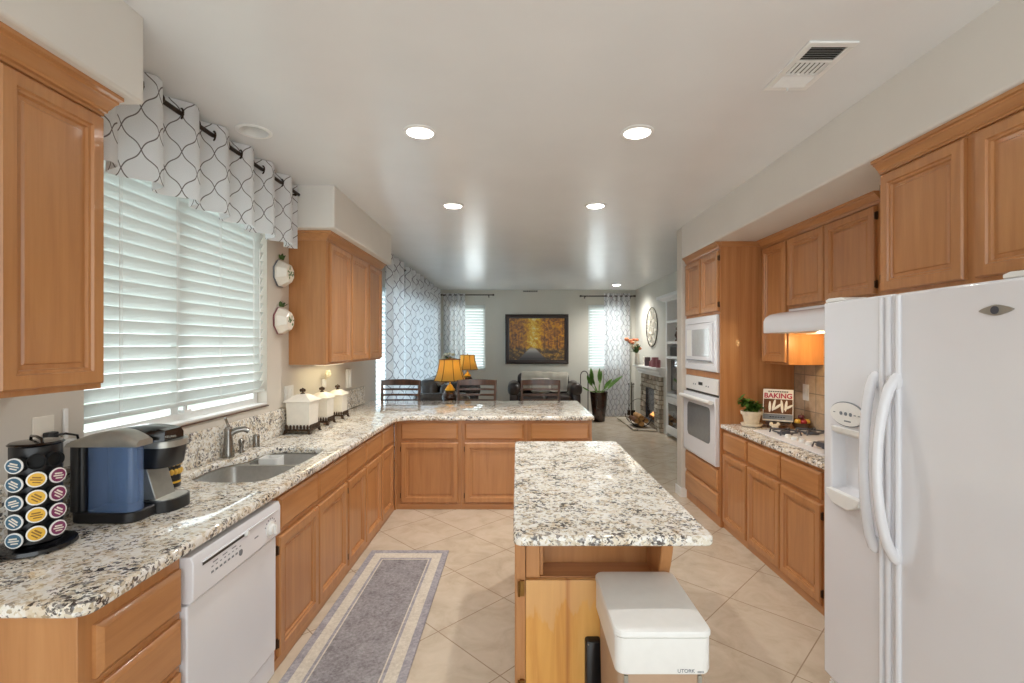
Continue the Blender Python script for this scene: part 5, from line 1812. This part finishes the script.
# ---- painting
pg = thing('framed_painting', 'dark framed painting of a golden autumn avenue above the loveseat', 'painting', (0.455, WB, 1.73))
PX0, PX1, PZ0, PZ1 = -0.252, 1.166, 1.178, 2.288
f = MB()
prof = [(0, 0.001), (0, 0.035), (0.02, 0.045), (0.055, 0.03), (0.09, 0.032), (0.095, 0.012)]
L = []
for ins, d in prof:
    L.append([(PX0 + ins, WB - d, PZ0 + ins), (PX1 - ins, WB - d, PZ0 + ins), (PX1 - ins, WB - d, PZ1 - ins), (PX0 + ins, WB - d, PZ1 - ins)])
f.rings(L)
f.build('frame', M['ebony'], pg, angle=20)
c_ = MB().sheet(lambda u, v: Vector((PX0 + 0.088 + (PX1 - PX0 - 0.176) * u, WB - 0.022, PZ0 + 0.088 + (PZ1 - PZ0 - 0.176) * v)), 4, 4, lambda u, v: (u, v))
c_.build('canvas', M['painting'], pg, smooth=False)

# ---- loveseat and throw
def softbox(par, name, x0, x1, y0, y1, z0, z1, r, mat):
    return MB().box(x0, x1, y0, y1, z0, z1).build(name, mat, par, bevel=r, seg=5, angle=180)


ls = thing('loveseat', 'dark brown leather loveseat under the autumn painting', 'sofa', (0.56, 10.15, 0))
softbox(ls, 'base', 0.0, 1.16, 9.72, 10.58, 0.06, 0.42, 0.04, M['leather'])
for x0, x1 in ((0.03, 0.577), (0.583, 1.13)):
    softbox(ls, 'seat_cushion', x0, x1, 9.66, 10.3, 0.425, 0.58, 0.07, M['leather'])
for x0, x1 in ((0.02, 0.577), (0.583, 1.14)):
    softbox(ls, 'back_cushion', x0, x1, 10.28, 10.56, 0.55, 1.0, 0.11, M['leather'])
for sx in (0, 1):
    x0 = -0.14 + sx * 1.27
    MB().box(x0, x0 + 0.17, 9.70, 10.56, 0.06, 0.60).build('arm', M['leather'], ls, bevel=0.03, seg=4, angle=180)
    MB().box(x0 - 0.04, x0 + 0.21, 9.66, 10.5, 0.56, 0.84).build('arm_roll', M['leather'], ls, bevel=0.115, seg=6, angle=180)
for x in (-0.05, 1.2):
    for y in (9.76, 10.5):
        MB().cyl((x, y, 0.0005), (x, y, 0.07), 0.025, 0.035).build('foot', M['walnut'], ls)
def throw_pt(u, v):
    x = 0.08 + 1.0 * u
    path = [(10.245, 0.62), (10.255, 0.80), (10.268, 0.95), (10.31, 1.012), (10.42, 1.022), (10.53, 1.012), (10.572, 0.95), (10.578, 0.75)]
    k = v * (len(path) - 1)
    i = min(len(path) - 2, int(k))
    a, b = path[i], path[i + 1]
    t_ = k - i
    return Vector((x + 0.03 * math.sin(v * 3), a[0] + (b[0] - a[0]) * t_ - 0.004 * math.sin(u * 40), a[1] + (b[1] - a[1]) * t_ + 0.006 * math.sin(u * 23) + 0.02 * (1 - v) * math.sin(u * 6)))
props(MB().sheet(throw_pt, 40, 28, None, 0.012).build('throw_blanket', M['throw'], None, (0.56, 10.4, 0.8), angle=180), 'cream throw blanket draped over the back of the leather loveseat', 'blanket')
cu = MB().box(0.30, 0.72, 10.09, 10.21, 0.59, 0.90)
props(cu.build('throw_pillow', M['coral'], None, (0.51, 10.15, 0.59), bevel=0.06, seg=5, angle=180), 'pale patterned pillow on the loveseat seen through the stool back', 'pillow')
bpy.data.objects['throw_pillow'].data.materials[0] = M['paper']

# ---- long sofa below the side window
so = thing('leather_sofa', 'slate leather sofa with its back to the long curtained window', 'sofa', (-1.2, 8.3, 0))
softbox(so, 'base', -1.58, -0.72, 7.35, 9.25, 0.06, 0.42, 0.04, M['leather_grey'])
for y0, y1 in ((7.45, 8.295), (8.305, 9.15)):
    softbox(so, 'seat_cushion', -1.32, -0.70, y0, y1, 0.425, 0.58, 0.07, M['leather_grey'])
for y0, y1 in ((7.42, 8.295), (8.305, 9.18)):
    o = MB().box(-1.55, -1.22, y0, y1, 0.55, 1.06).build('back_cushion', M['leather_grey'], so, bevel=0.12, seg=5, angle=180)
for y in (7.16, 9.27):
    softbox(so, 'arm', -1.57, -0.74, y, y + 0.18, 0.06, 0.68, 0.07, M['leather_grey'])
    MB().box(-1.56, -0.70, y - 0.03, y + 0.21, 0.60, 0.88).build('arm_roll', M['leather_grey'], so, bevel=0.11, seg=6, angle=180)
for x in (-1.5, -0.8):
    for y in (7.24, 9.36):
        MB().cyl((x, y, 0.0005), (x, y, 0.07), 0.025, 0.035).build('foot', M['walnut'], so)
props(MB().box(-1.21, -1.03, 7.42, 7.88, 0.59, 0.99).build('throw_pillow', M['leather_grey'], None, (-1.12, 7.65, 0.59), bevel=0.085, seg=5, angle=180),
      'dark shiny pillow at the near end of the slate leather sofa', 'pillow')

# ---- end tables and lamps
def end_table(label, x, y, r, h):
    t = thing('end_table', label, 'table', (x, y, 0), 'round end tables')
    MB().lathe([(r - 0.01, h - 0.03), (r, h - 0.026), (r, h - 0.006), (r - 0.008, h)], (x, y, 0), 32).build('tabletop', M['walnut'], t)
    MB().lathe([(0.05, 0.06), (0.035, 0.15), (0.06, 0.3), (0.035, h - 0.08), (0.07, h - 0.0305)], (x, y, 0), 16).build('pedestal', M['walnut'], t, angle=60)
    for k in range(3):
        a = 2 * PI * k / 3 + 0.4
        MB().tube([(x + 0.03 * math.cos(a), y + 0.03 * math.sin(a), 0.12), (x + 0.14 * math.cos(a), y + 0.14 * math.sin(a), 0.10), (x + 0.24 * math.cos(a), y + 0.24 * math.sin(a), 0.018)], [0.022, 0.02, 0.016], 8).build('leg', M['walnut'], t, angle=60)


def lamp(label, x, y, z, k=1.0):
    t = thing('table_lamp', label, 'lamp', (x, y, z), 'amber table lamps')
    MB().lathe([(0.075, 0), (0.08, 0.012), (0.05, 0.03), (0.06, 0.05), (0.115, 0.13), (0.12, 0.17), (0.085, 0.235), (0.06, 0.25)], (x, y, z + 0.0008), 28).build('urn', M['pot_brown'], t, angle=50)
    MB().lathe([(0.06, 0.2505), (0.075, 0.262), (0.05, 0.30), (0.028, 0.335), (0.012, 0.345), (0.010, 0.44)], (x, y, z), 24).build('neck', M['yellowlid'], t, angle=50)
    # bell shade with six ribs
    L = []
    for s in range(9):
        v = s / 8
        r = 0.215 - 0.072 * (1 - (1 - v) ** 1.8)
        zz = z + 0.396 + 0.298 * v
        L.append([(x + r * math.cos(2 * PI * (i + .5) / 8) * 1.06, y + r * math.sin(2 * PI * (i + .5) / 8) * 1.06, zz) for i in range(8)])
    I = [[(x + (p[0] - x) * 0.985, y + (p[1] - y) * 0.985, p[2]) for p in l] for l in reversed(L)]
    mb = MB().rings(L + I, False, False)
    so_ = mb.build('lamp_shade', M['shade'], t, angle=25, fix=False)
    rb = MB()
    for i in range(8):
        rb.tube([Vector(l[i]) for l in L], 0.005, 6)
    rb.tube([Vector(p) for p in L[0]], 0.005, 6, closed=True)
    rb.tube([Vector(p) for p in L[-1]], 0.005, 6, closed=True)
    rb.build('shade_piping', M['bark'], so_, angle=60)
    MB().ball((x, y, z + 0.50), 0.032, 0.032, 0.042).build('bulb', M['bulb_warm'], t, angle=60)
    MB().tube([(x, y, z + 0.44), (x, y, z + 0.462)], 0.012).build('socket', M['brass'], t)
    MB().lathe([(0.004, 0.56), (0.004, 0.70), (0.014, 0.705), (0.006, 0.72)], (x, y, z), 10).build('finial', M['brass'], t)
    P = bpy.data.lights.new('lamp_bulb_glow', 'POINT')
    P.energy, P.color, P.shadow_soft_size = 1.3, (1.0, 0.86, 0.6), 0.05
    o = bpy.data.objects.new('lamp_bulb_glow', P)
    COL.objects.link(o)
    o.location = (x, y, z + 0.58)


end_table('round dark end table at the near end of the slate sofa', -0.945, 6.82, 0.28, 0.70)
lamp('amber bell-shaded table lamp, larger in view, above the middle stool', -0.945, 6.82, 0.70)
end_table('round dark end table in the corner behind the slate sofa', -1.16, 9.98, 0.36, 0.70)
lamp('amber bell-shaded table lamp in the corner, overlapped by the larger one', -1.01, 9.90, 0.70)
vs = thing('potted_orchid', 'green leafy plant in a white vase behind the amber lamps', 'potted plant', (-1.42, 10.06, 0.70))
MB().lathe([(0.05, 0), (0.055, 0.004), (0.075, 0.12), (0.05, 0.30), (0.045, 0.5), (0.075, 0.56), (0.068, 0.56), (0.036, 0.5)], (-1.42, 10.06, 0.7008), 24).build('vase', M['cream'], vs, angle=50)
l = MB()
for k in range(26):
    a = rnd.uniform(0, 2 * PI)
    d = Vector((math.cos(a), math.sin(a) * 0.8, rnd.uniform(0.1, 1.4)))
    l.leaf(Vector((-1.42, 10.06, 1.25)) + d.normalized() * rnd.uniform(0, 0.06), d, rnd.uniform(0.10, 0.19), 0.06, 0.9)
l.build('leaves', M['greend'], vs, angle=60)
pf_ = MB()
for k in range(9):
    a = rnd.uniform(0, 2 * PI)
    pf_.ball((-1.42 + 0.14 * math.cos(a), 10.06 + 0.11 * math.sin(a), 1.30 + rnd.uniform(0, 0.12)), 0.035, 0.035, 0.028, 8)
pf_.build('blossoms', M['ivorypetal'], vs, angle=60)

# ---- counter stools behind the peninsula
def stool(label):
    t = thing('counter_stool', label, 'stool', (0, 0, 0), 'counter stools at the peninsula')
    softbox(t, 'seat', -0.22, 0.22, -0.42, -0.01, 0.64, 0.69, 0.02, M['walnut'])
    for sx in (-1, 1):
        x = sx * 0.232
        MB().tube([(x, -0.02, 0.0005), (x, -0.01, 0.66), (x * 1.02, 0.02, 0.9), (x * 1.04, 0.045, 1.148)], [0.017, 0.02, 0.018, 0.016], 8).build('leg', M['walnut'], t, angle=60)
        MB().tube([(x * 0.95, -0.40, 0.0005), (x * 0.9, -0.40, 0.639)], [0.016, 0.02], 8).build('leg', M['walnut'], t, angle=60)
    def rail(z0, z1, nm, y):
        mb = MB()
        L = []
        for i in range(11):
            u = -1 + 2 * i / 10
            x = u * 0.235
            yy = y + 0.03 * (1 - u * u)
            zz = 0.010 * (1 - u * u) if nm == 'top_rail' else 0
            L.append([(x, yy - 0.009, z0), (x, yy + 0.009, z0), (x, yy + 0.009, z1 + zz), (x, yy - 0.009, z1 + zz)])
        mb.rings(L).build(nm, M['walnut'], t, bevel=0.003)
    rail(1.082, 1.15, 'top_rail', 0.036)
    for k in range(4):
        z = 1.018 - k * 0.07
        rail(z, z + 0.026, 'back_slat', 0.028 - k * 0.007)
    for z, y0, y1 in ((0.22, -0.40, -0.40), (0.30, -0.02, -0.02)):
        MB().tube([(-0.225, y0, z), (0.225, y1, z)], 0.012, 8).build('stretcher', M['walnut'], t, angle=60)
    for sx in (-1, 1):
        MB().tube([(sx * 0.222, -0.40, 0.26), (sx * 0.232, -0.015, 0.26)], 0.012, 8).build('stretcher', M['walnut'], t, angle=60)
    return t


st = stool('dark ladder-back counter stool at the peninsula, beside the window curtains')
st.location = (-1.485, 6.125, 0)
dup(st, (-0.51, 6.125, 0), 0, 'dark ladder-back counter stool at the peninsula, just beneath the amber lamp')
dup(st, (0.307, 6.125, 0), 0, 'dark ladder-back counter stool at the peninsula, in front of the loveseat')

# ---- planter
px_, py_ = 1.728, 10.08
pn = thing('potted_plant', 'bird of paradise plant in a tall dark brown planter by the end wall', 'potted plant', (px_, py_, 0))
MB().lathe([(0.12, 0), (0.125, 0.01), (0.15, 0.25), (0.185, 0.585), (0.192, 0.62), (0.178, 0.62), (0.17, 0.57)], (px_, py_, 0.0005), 32).build('planter', M['pot_brown'], pn, angle=40)
MB().lathe([(0.168, 0.571), (0.15, 0.585)], (px_, py_, 0), 24).build('soil', M['terracotta'], pn)
l, s_ = MB(), MB()
for dx, dy, hz_, lean, ln, w in ((-0.14, -0.05, 0.24, -0.3, 0.24, 0.10), (-0.10, 0.05, 0.36, -0.12, 0.28, 0.09), (-0.02, -0.06, 0.36, 0.05, 0.28, 0.08), (0.04, 0.05, 0.30, 0.1, 0.26, 0.08),
                               (0.12, -0.04, 0.16, 0.7, 0.42, 0.12), (0.10, 0.06, 0.12, 0.5, 0.28, 0.10), (-0.12, 0.0, 0.08, -0.8, 0.16, 0.08), (-0.05, 0.03, 0.25, -0.3, 0.26, 0.09)):
    b0 = Vector((px_ + dx * 0.3, py_ + dy, 0.575))
    tp = b0 + Vector((dx * 0.6 + lean * 0.12, dy, hz_ * 0.75))
    s_.tube([b0, b0.lerp(tp, 0.5) + Vector((-lean * 0.02, 0, 0.01)), tp], [0.010, 0.008, 0.006], 8)
    l.leaf(tp, (lean, 0.1, 1.0 - abs(lean) * 0.3), ln, w, 0.35, side=(0.8, -0.6, 0), seg=6, thick=0.002)
s_.build('stems', M['green'], pn, angle=60)
l.build('leaves', M['green'], pn, angle=60)

# ---- arched iron stand
ai = thing('iron_stand', 'thin arched black iron stand between loveseat and planter', 'stand', (1.40, 10.3, 0))
MB().lathe([(0.12, 0), (0.125, 0.006), (0.10, 0.016), (0.02, 0.02)], (1.535, 10.3, 0.0005), 24).build('base', M['iron'], ai)
pts = [(1.535, 10.3, 0.02), (1.535, 10.3, 0.9)] + [(1.455 + 0.08 * math.cos(a), 10.3, 0.94 + 0.10 * math.sin(a)) for a in [PI * i / 10 for i in range(11)]] + [(1.375, 10.3, 0.72)]
MB().tube(pts, 0.010, 8).build('crook', M['iron'], ai, angle=60)
MB().tube([(1.375, 10.3, 0.72), (1.36, 10.3, 0.69), (1.375, 10.3, 0.67), (1.395, 10.3, 0.69)], 0.008, 8).build('hook', M['iron'], ai, angle=60)

# ---- fireplace
FX0 = WR2 - 0.05
fp = thing('fireplace', 'stacked-stone fireplace with a white mantel on the side wall', 'fireplace', (WR2, 9.38, 0))
st_ = MB()
st_.box(FX0, WR2 - 0.0005, 8.72, 9.06, 0.0005, 1.02)
st_.box(FX0, WR2 - 0.0005, 9.72, 10.06, 0.0005, 1.02)
st_.box(FX0, WR2 - 0.0005, 9.06, 9.72, 0.76, 1.02)
st_.box(FX0, WR2 - 0.0005, 9.06, 9.72, 0.0005, 0.12)
rn = random.Random(3)
for (y0, y1, z0, z1) in ((8.72, 9.06, 0.0, 1.02), (9.72, 10.06, 0.0, 1.02), (9.06, 9.72, 0.76, 1.02)):
    z = z0 + 0.005
    while z < z1 - 0.03:
        h = rn.uniform(0.055, 0.10)
        h = min(h, z1 - z)
        y = y0
        while y < y1 - 0.02:
            w = min(rn.uniform(0.10, 0.24), y1 - y)
            st_.box(FX0 - rn.uniform(0.008, 0.035), FX0 + 0.002, y + 0.004, y + w - 0.004, z + 0.004, z + h - 0.004)
            y += w
        z += h
st_.build('stone_facing', M['stone'], fp, smooth=False)
MB().box(FX0 + 0.012, FX0 + 0.045, 9.062, 9.718, 0.122, 0.758).build('firebox', M['darkglass'], fp)
fb_ = MB()
for a in ((9.062, 9.085, 0.122, 0.758), (9.695, 9.718, 0.122, 0.758)): fb_.box(FX0 - 0.004, FX0 + 0.011, *a)
fb_.box(FX0 - 0.004, FX0 + 0.011, 9.086, 9.694, 0.735, 0.758).box(FX0 - 0.004, FX0 + 0.011, 9.086, 9.694, 0.122, 0.15)
fb_.build('firebox_frame', M['gridiron'], fp)
flm = MB()
for dy, h in ((-0.06, 0.04), (-0.02, 0.085), (0.02, 0.06), (0.055, 0.04)):
    flm.lathe([(0.012, 0), (0.032, 0.03), (0.024, h * 0.5), (0.003, h)], (FX0 - 0.006, 9.22 + dy, 0.24), 10)
flm.build('flames', M['flame'], fp, angle=60)
lg = MB()
lg.tube([(FX0 - 0.012, 9.10, 0.20), (FX0 - 0.012, 9.36, 0.235)], 0.03, 10).tube([(FX0 - 0.012, 9.16, 0.245), (FX0 - 0.012, 9.34, 0.20)], 0.022, 10)
lg.build('ember_logs', M['bark'], fp, angle=60)
mt_ = MB()
mp = [(WR2 - 0.0005, 1.022), (FX0 - 0.04, 1.022), (FX0 - 0.04, 1.06), (FX0 - 0.07, 1.075), (FX0 - 0.07, 1.12), (FX0 - 0.11, 1.15), (FX0 - 0.14, 1.155), (FX0 - 0.14, 1.19), (WR2 - 0.0005, 1.19)]
mt_.prism(mp, 'y', 8.56, 10.2)
mt_.build('mantel', M['trim'], fp, bevel=0.003)
hr = slab('hearth', [[(2.18, 8.95), (2.575, 8.80), (2.575, 10.45), (2.18, 10.45)]], 0.0008, 0.035, M['stone'], 0.004)
props(hr, 'low grey stone hearth slab on the floor before the fireplace', 'hearth')
bpy.context.view_layer.update()

# log cradle with logs
lc = thing('log_basket', 'dark wire log cradle on the hearth', 'log holder', (2.355, 9.28, 0.036))
w_ = MB()
for y in (9.10, 9.46):
    w_.tube([(2.355 + 0.21 * math.cos(a), y, 0.255 + 0.21 * math.sin(a)) for a in [PI + PI * i / 14 for i in range(15)]], 0.007, 6)
for a in (PI * 1.15, PI * 1.35, PI * 1.5, PI * 1.65, PI * 1.85):
    w_.tube([(2.355 + 0.21 * math.cos(a), 9.08, 0.255 + 0.21 * math.sin(a)), (2.355 + 0.21 * math.cos(a), 9.48, 0.255 + 0.21 * math.sin(a))], 0.006, 6)
w_.build('cradle', M['iron'], lc, angle=60)
MB().tube([(2.145, 9.28, 0.255)] + [(2.355 + 0.21 * math.cos(a), 9.28, 0.26 + 0.30 * math.sin(a)) for a in [PI - PI * i / 14 for i in range(15)]], 0.005, 6).build('handle', M['iron'], lc, angle=60)


def log(label, x, y, z, r, L, split):
    t = thing('firewood_log', label, 'log', (x, y, z), 'firewood in the cradle')
    MB().tube([(x, y - L / 2, z), (x, y, z + 0.004), (x, y + L / 2, z)], [r, r * 1.04, r * 0.96], 12).build('bark', M['bark'] if not split else M['logwood'], t, angle=60)
    MB().cyl((x, y - L / 2 - 0.003, z), (x, y - L / 2 - 0.0005, z), r * 0.9, n=12).build('cut_end', M['logwood'], t)


log('pale split log lying lowest in the hearth cradle', 2.355, 9.28, 0.116, 0.05, 0.50, True)
log('barked log in the cradle on the window side', 2.26, 9.27, 0.170, 0.045, 0.48, False)
log('barked log in the cradle on the firebox side', 2.45, 9.29, 0.170, 0.045, 0.46, False)
log('pale log on top of the hearth pile', 2.355, 9.27, 0.225, 0.052, 0.46, True)

# fire tools
ft = thing('fire_tool_set', 'dark iron fireplace tools on a stand beside the hearth', 'fire tools', (2.47, 10.3, 0.036))
MB().lathe([(0.09, 0), (0.095, 0.008), (0.05, 0.02), (0.02, 0.05)], (2.47, 10.3, 0.0362), 20).build('base', M['iron'], ft)
MB().tube([(2.47, 10.3, 0.08), (2.47, 10.3, 0.80)], 0.009, 8).build('stem', M['iron'], ft, angle=60)
for k in range(3):
    a = 2 * PI * k / 3 + 0.5
    x, y = 2.47 + 0.06 * math.cos(a), 10.3 + 0.06 * math.sin(a)
    m_ = MB().tube([(x, y, 0.12), (x, y, 0.74)], 0.006, 8).ball((x, y, 0.76), 0.014, 0.014, 0.022)
    m_.tube([(2.47, 10.3, 0.70), (x, y, 0.70)], 0.005, 6)
    m_.box(x - 0.03, x + 0.03, y - 0.012, y + 0.012, 0.09, 0.20)
    m_.build('tool', M['iron'], ft, angle=60)

# mantel pieces
MZ = 1.1905
vf = thing('flower_vase', 'white vase of coral and ivory flowers at the far end of the mantel', 'vase', (2.51, 9.98, MZ))
MB().lathe([(0.035, 0), (0.04, 0.004), (0.055, 0.08), (0.04, 0.19), (0.052, 0.24), (0.046, 0.24), (0.033, 0.19)], (2.51, 9.98, MZ), 20).build('vase', M['cream'], vf, angle=50)
lf, p1_, p2_ = MB(), MB(), MB()
for k in range(22):
    a = rnd.uniform(0, 2 * PI)
    d = Vector((min(0.15, math.cos(a)), math.sin(a), rnd.uniform(0.6, 1.8)))
    lf.leaf((2.50, 9.98, MZ + 0.235), d, rnd.uniform(0.14, 0.26), 0.05, 0.6)
for k in range(14):
    q = (2.48 + rnd.uniform(-0.12, 0.07), 9.98 + rnd.uniform(-0.13, 0.13), MZ + rnd.uniform(0.33, 0.54))
    (p1_ if k % 2 else p2_).ball(q, 0.04, 0.04, 0.032, 8)
p1_.ball((2.36, 9.98, MZ + 0.48), 0.05, 0.04, 0.03, 8).ball((2.29, 9.98, MZ + 0.53), 0.05, 0.04, 0.04, 8)
lf.tube([(2.50, 9.98, MZ + 0.23), (2.44, 9.98, MZ + 0.42), (2.31, 9.98, MZ + 0.53)], 0.008, 6)
lf.build('foliage', M['greend'], vf, angle=60)
p1_.build('coral_blooms', M['coral'], vf, angle=60)
p2_.build('ivory_blooms', M['ivorypetal'], vf, angle=60)
hk = thing('candle_stand', 'white scroll ornament next to the flower vase on the mantel', 'ornament', (2.58, 9.74, MZ))
MB().lathe([(0.04, 0), (0.042, 0.006), (0.012, 0.02), (0.01, 0.06)], (2.58, 9.74, MZ), 16).build('foot', M['cream'], hk, angle=50)
MB().tube([(2.58, 9.74 + 0.055 * math.cos(a), MZ + 0.115 + 0.055 * math.sin(a)) for a in [2 * PI * i / 20 for i in range(20)]], 0.010, 8, closed=True).build('ring', M['cream'], hk, angle=60)


def candle(label, y, r, h, m):
    t = thing('candle', label, 'candle', (2.57, y, MZ), 'candles on the mantel')
    MB().lathe([(r, 0), (r, h - 0.004), (r - 0.004, h), (r * 0.3, h - 0.006)], (2.57, y, MZ), 20).build('wax', M[m], t, angle=50)
    MB().cyl((2.57, y, MZ + h - 0.006), (2.57, y, MZ + h + 0.012), 0.002, n=6).build('wick', M['black'], t)


candle('wide dark pillar candle on the mantel beside the scroll ornament', 9.42, 0.055, 0.17, 'plum')
candle('slim short mauve candle in the middle of the mantel', 9.19, 0.032, 0.10, 'pink')
candle('slim mauve candle next to the widest mauve pillar', 9.06, 0.036, 0.13, 'pink')
candle('widest mauve pillar candle on the mantel', 8.90, 0.062, 0.18, 'pink')
candle('short mauve candle at the bookcase end of the mantel', 8.70, 0.04, 0.14, 'pink')

# round iron wall ornament
wa = thing('wall_medallion', 'round scrolled metal medallion hanging above the mantel', 'wall decor', (WR2, 9.42, 1.95))
ring = lambda r, w: MB().tube([(WR2 - 0.016, 9.42 + r * math.cos(a), 1.95 + r * math.sin(a)) for a in [2 * PI * i / 48 for i in range(48)]], w, 8, closed=True)
ring(0.385, 0.009).build('rim', M['iron'], wa, angle=60)
sc_ = ring(0.13, 0.010)
for k in range(8):
    a = 2 * PI * k / 8
    c = Vector((WR2 - 0.014, 9.42 + 0.255 * math.cos(a), 1.95 + 0.255 * math.sin(a)))
    sc_.tube([c + Vector((0, 0.085 * math.cos(b), 0.085 * math.sin(b))) for b in [2 * PI * i / 18 for i in range(18)]], 0.009, 6)
    sc_.tube([(WR2 - 0.012, 9.42 + 0.02 * math.cos(a), 1.95 + 0.02 * math.sin(a)), (WR2 - 0.012, 9.42 + 0.38 * math.cos(a + 0.2), 1.95 + 0.38 * math.sin(a + 0.2))], 0.007, 6)
sc_.build('scrollwork', M['cream'], wa, angle=60)

# bookcase in the niche
bc = thing('bookcase', 'white built-in bookcase with a television bay next to the fireplace', 'bookcase', (2.85, 7.8, 0))
bb = MB()
X0b, X1b = 2.64, 2.945
for y0, y1 in ((7.105, 7.16), (8.42, 8.495)): bb.box(X0b, X1b, y0, y1, 0.0005, 2.42)
bb.box(X1b - 0.01, X1b, 7.16, 8.42, 0.0005, 2.42)
for z in (0.06, 0.72, 1.36, 1.62, 1.98, 2.36): bb.box(X0b + 0.005, X1b - 0.01, 7.16, 8.42, z, z + 0.045)
bb.build('carcass', M['trim'], bc, bevel=0.003)
crown(bc, '-x', X0b, 7.105, 8.495, 2.455, h=0.10, out=0.13, ret=(True, True), depth=0.0).data.materials[0] = M['trim']
MB().panel((X0b, 7.165, 0.11), (0, 1, 0), (0, 0, 1), (-1, 0, 0), 1.25, 0.605, [(0, 0), (0, 0.02), (0.09, 0.02), (0.1, 0.012)]).build('door', M['trim'], bc)
MB().box(X0b - 0.0145, X0b - 0.0125, 7.28, 8.30, 0.22, 0.60).build('door_glass', M['darkglass'], bc)
tv = thing('television', 'flat dark television in the middle bay of the white bookcase', 'television', (2.75, 7.8, 0.766))
MB().box(2.70, 2.74, 7.19, 8.39, 0.81, 1.345).build('bezel', M['blackg'], tv, bevel=0.004)
MB().box(2.6985, 2.6998, 7.21, 8.37, 0.83, 1.325).build('screen', M['darkglass'], tv)
MB().box(2.68, 2.78, 7.6, 8.0, 0.7655, 0.775).box(2.715, 2.735, 7.76, 7.84, 0.775, 0.81).build('foot', M['blackg'], tv)
spk = thing('centre_speaker', 'black speaker on the narrow bookcase shelf above the television', 'speaker', (2.75, 8.1, 1.405))
MB().box(2.68, 2.85, 7.7, 8.36, 1.4055, 1.575).build('cabinet', M['black'], spk, bevel=0.006)
MB().box(2.674, 2.6795, 7.71, 8.35, 1.415, 1.565).build('grille', M['vent_dark'], spk)
fg = thing('figurine', 'small dark figurine on the upper bookcase shelf', 'figurine', (2.74, 8.15, 1.666))
MB().lathe([(0.05, 0), (0.05, 0.02), (0.03, 0.04), (0.055, 0.10), (0.035, 0.16), (0.02, 0.18)], (2.74, 8.15, 1.6655), 16).build('body', M['walnut'], fg, angle=60)
MB().ball((2.74, 8.15, 1.875), 0.035, 0.03, 0.04).build('head', M['walnut'], fg, angle=60)

# floor mat behind the peninsula
fmt = MB().box(0.80, 1.30, 4.95, 5.70, 0.0008, 0.010).build('door_mat', M['walnut'], None, (1.0, 5.3, 0), bevel=0.003)
props(fmt, 'dark brown mat on the floor at the walkway end of the peninsula', 'mat')
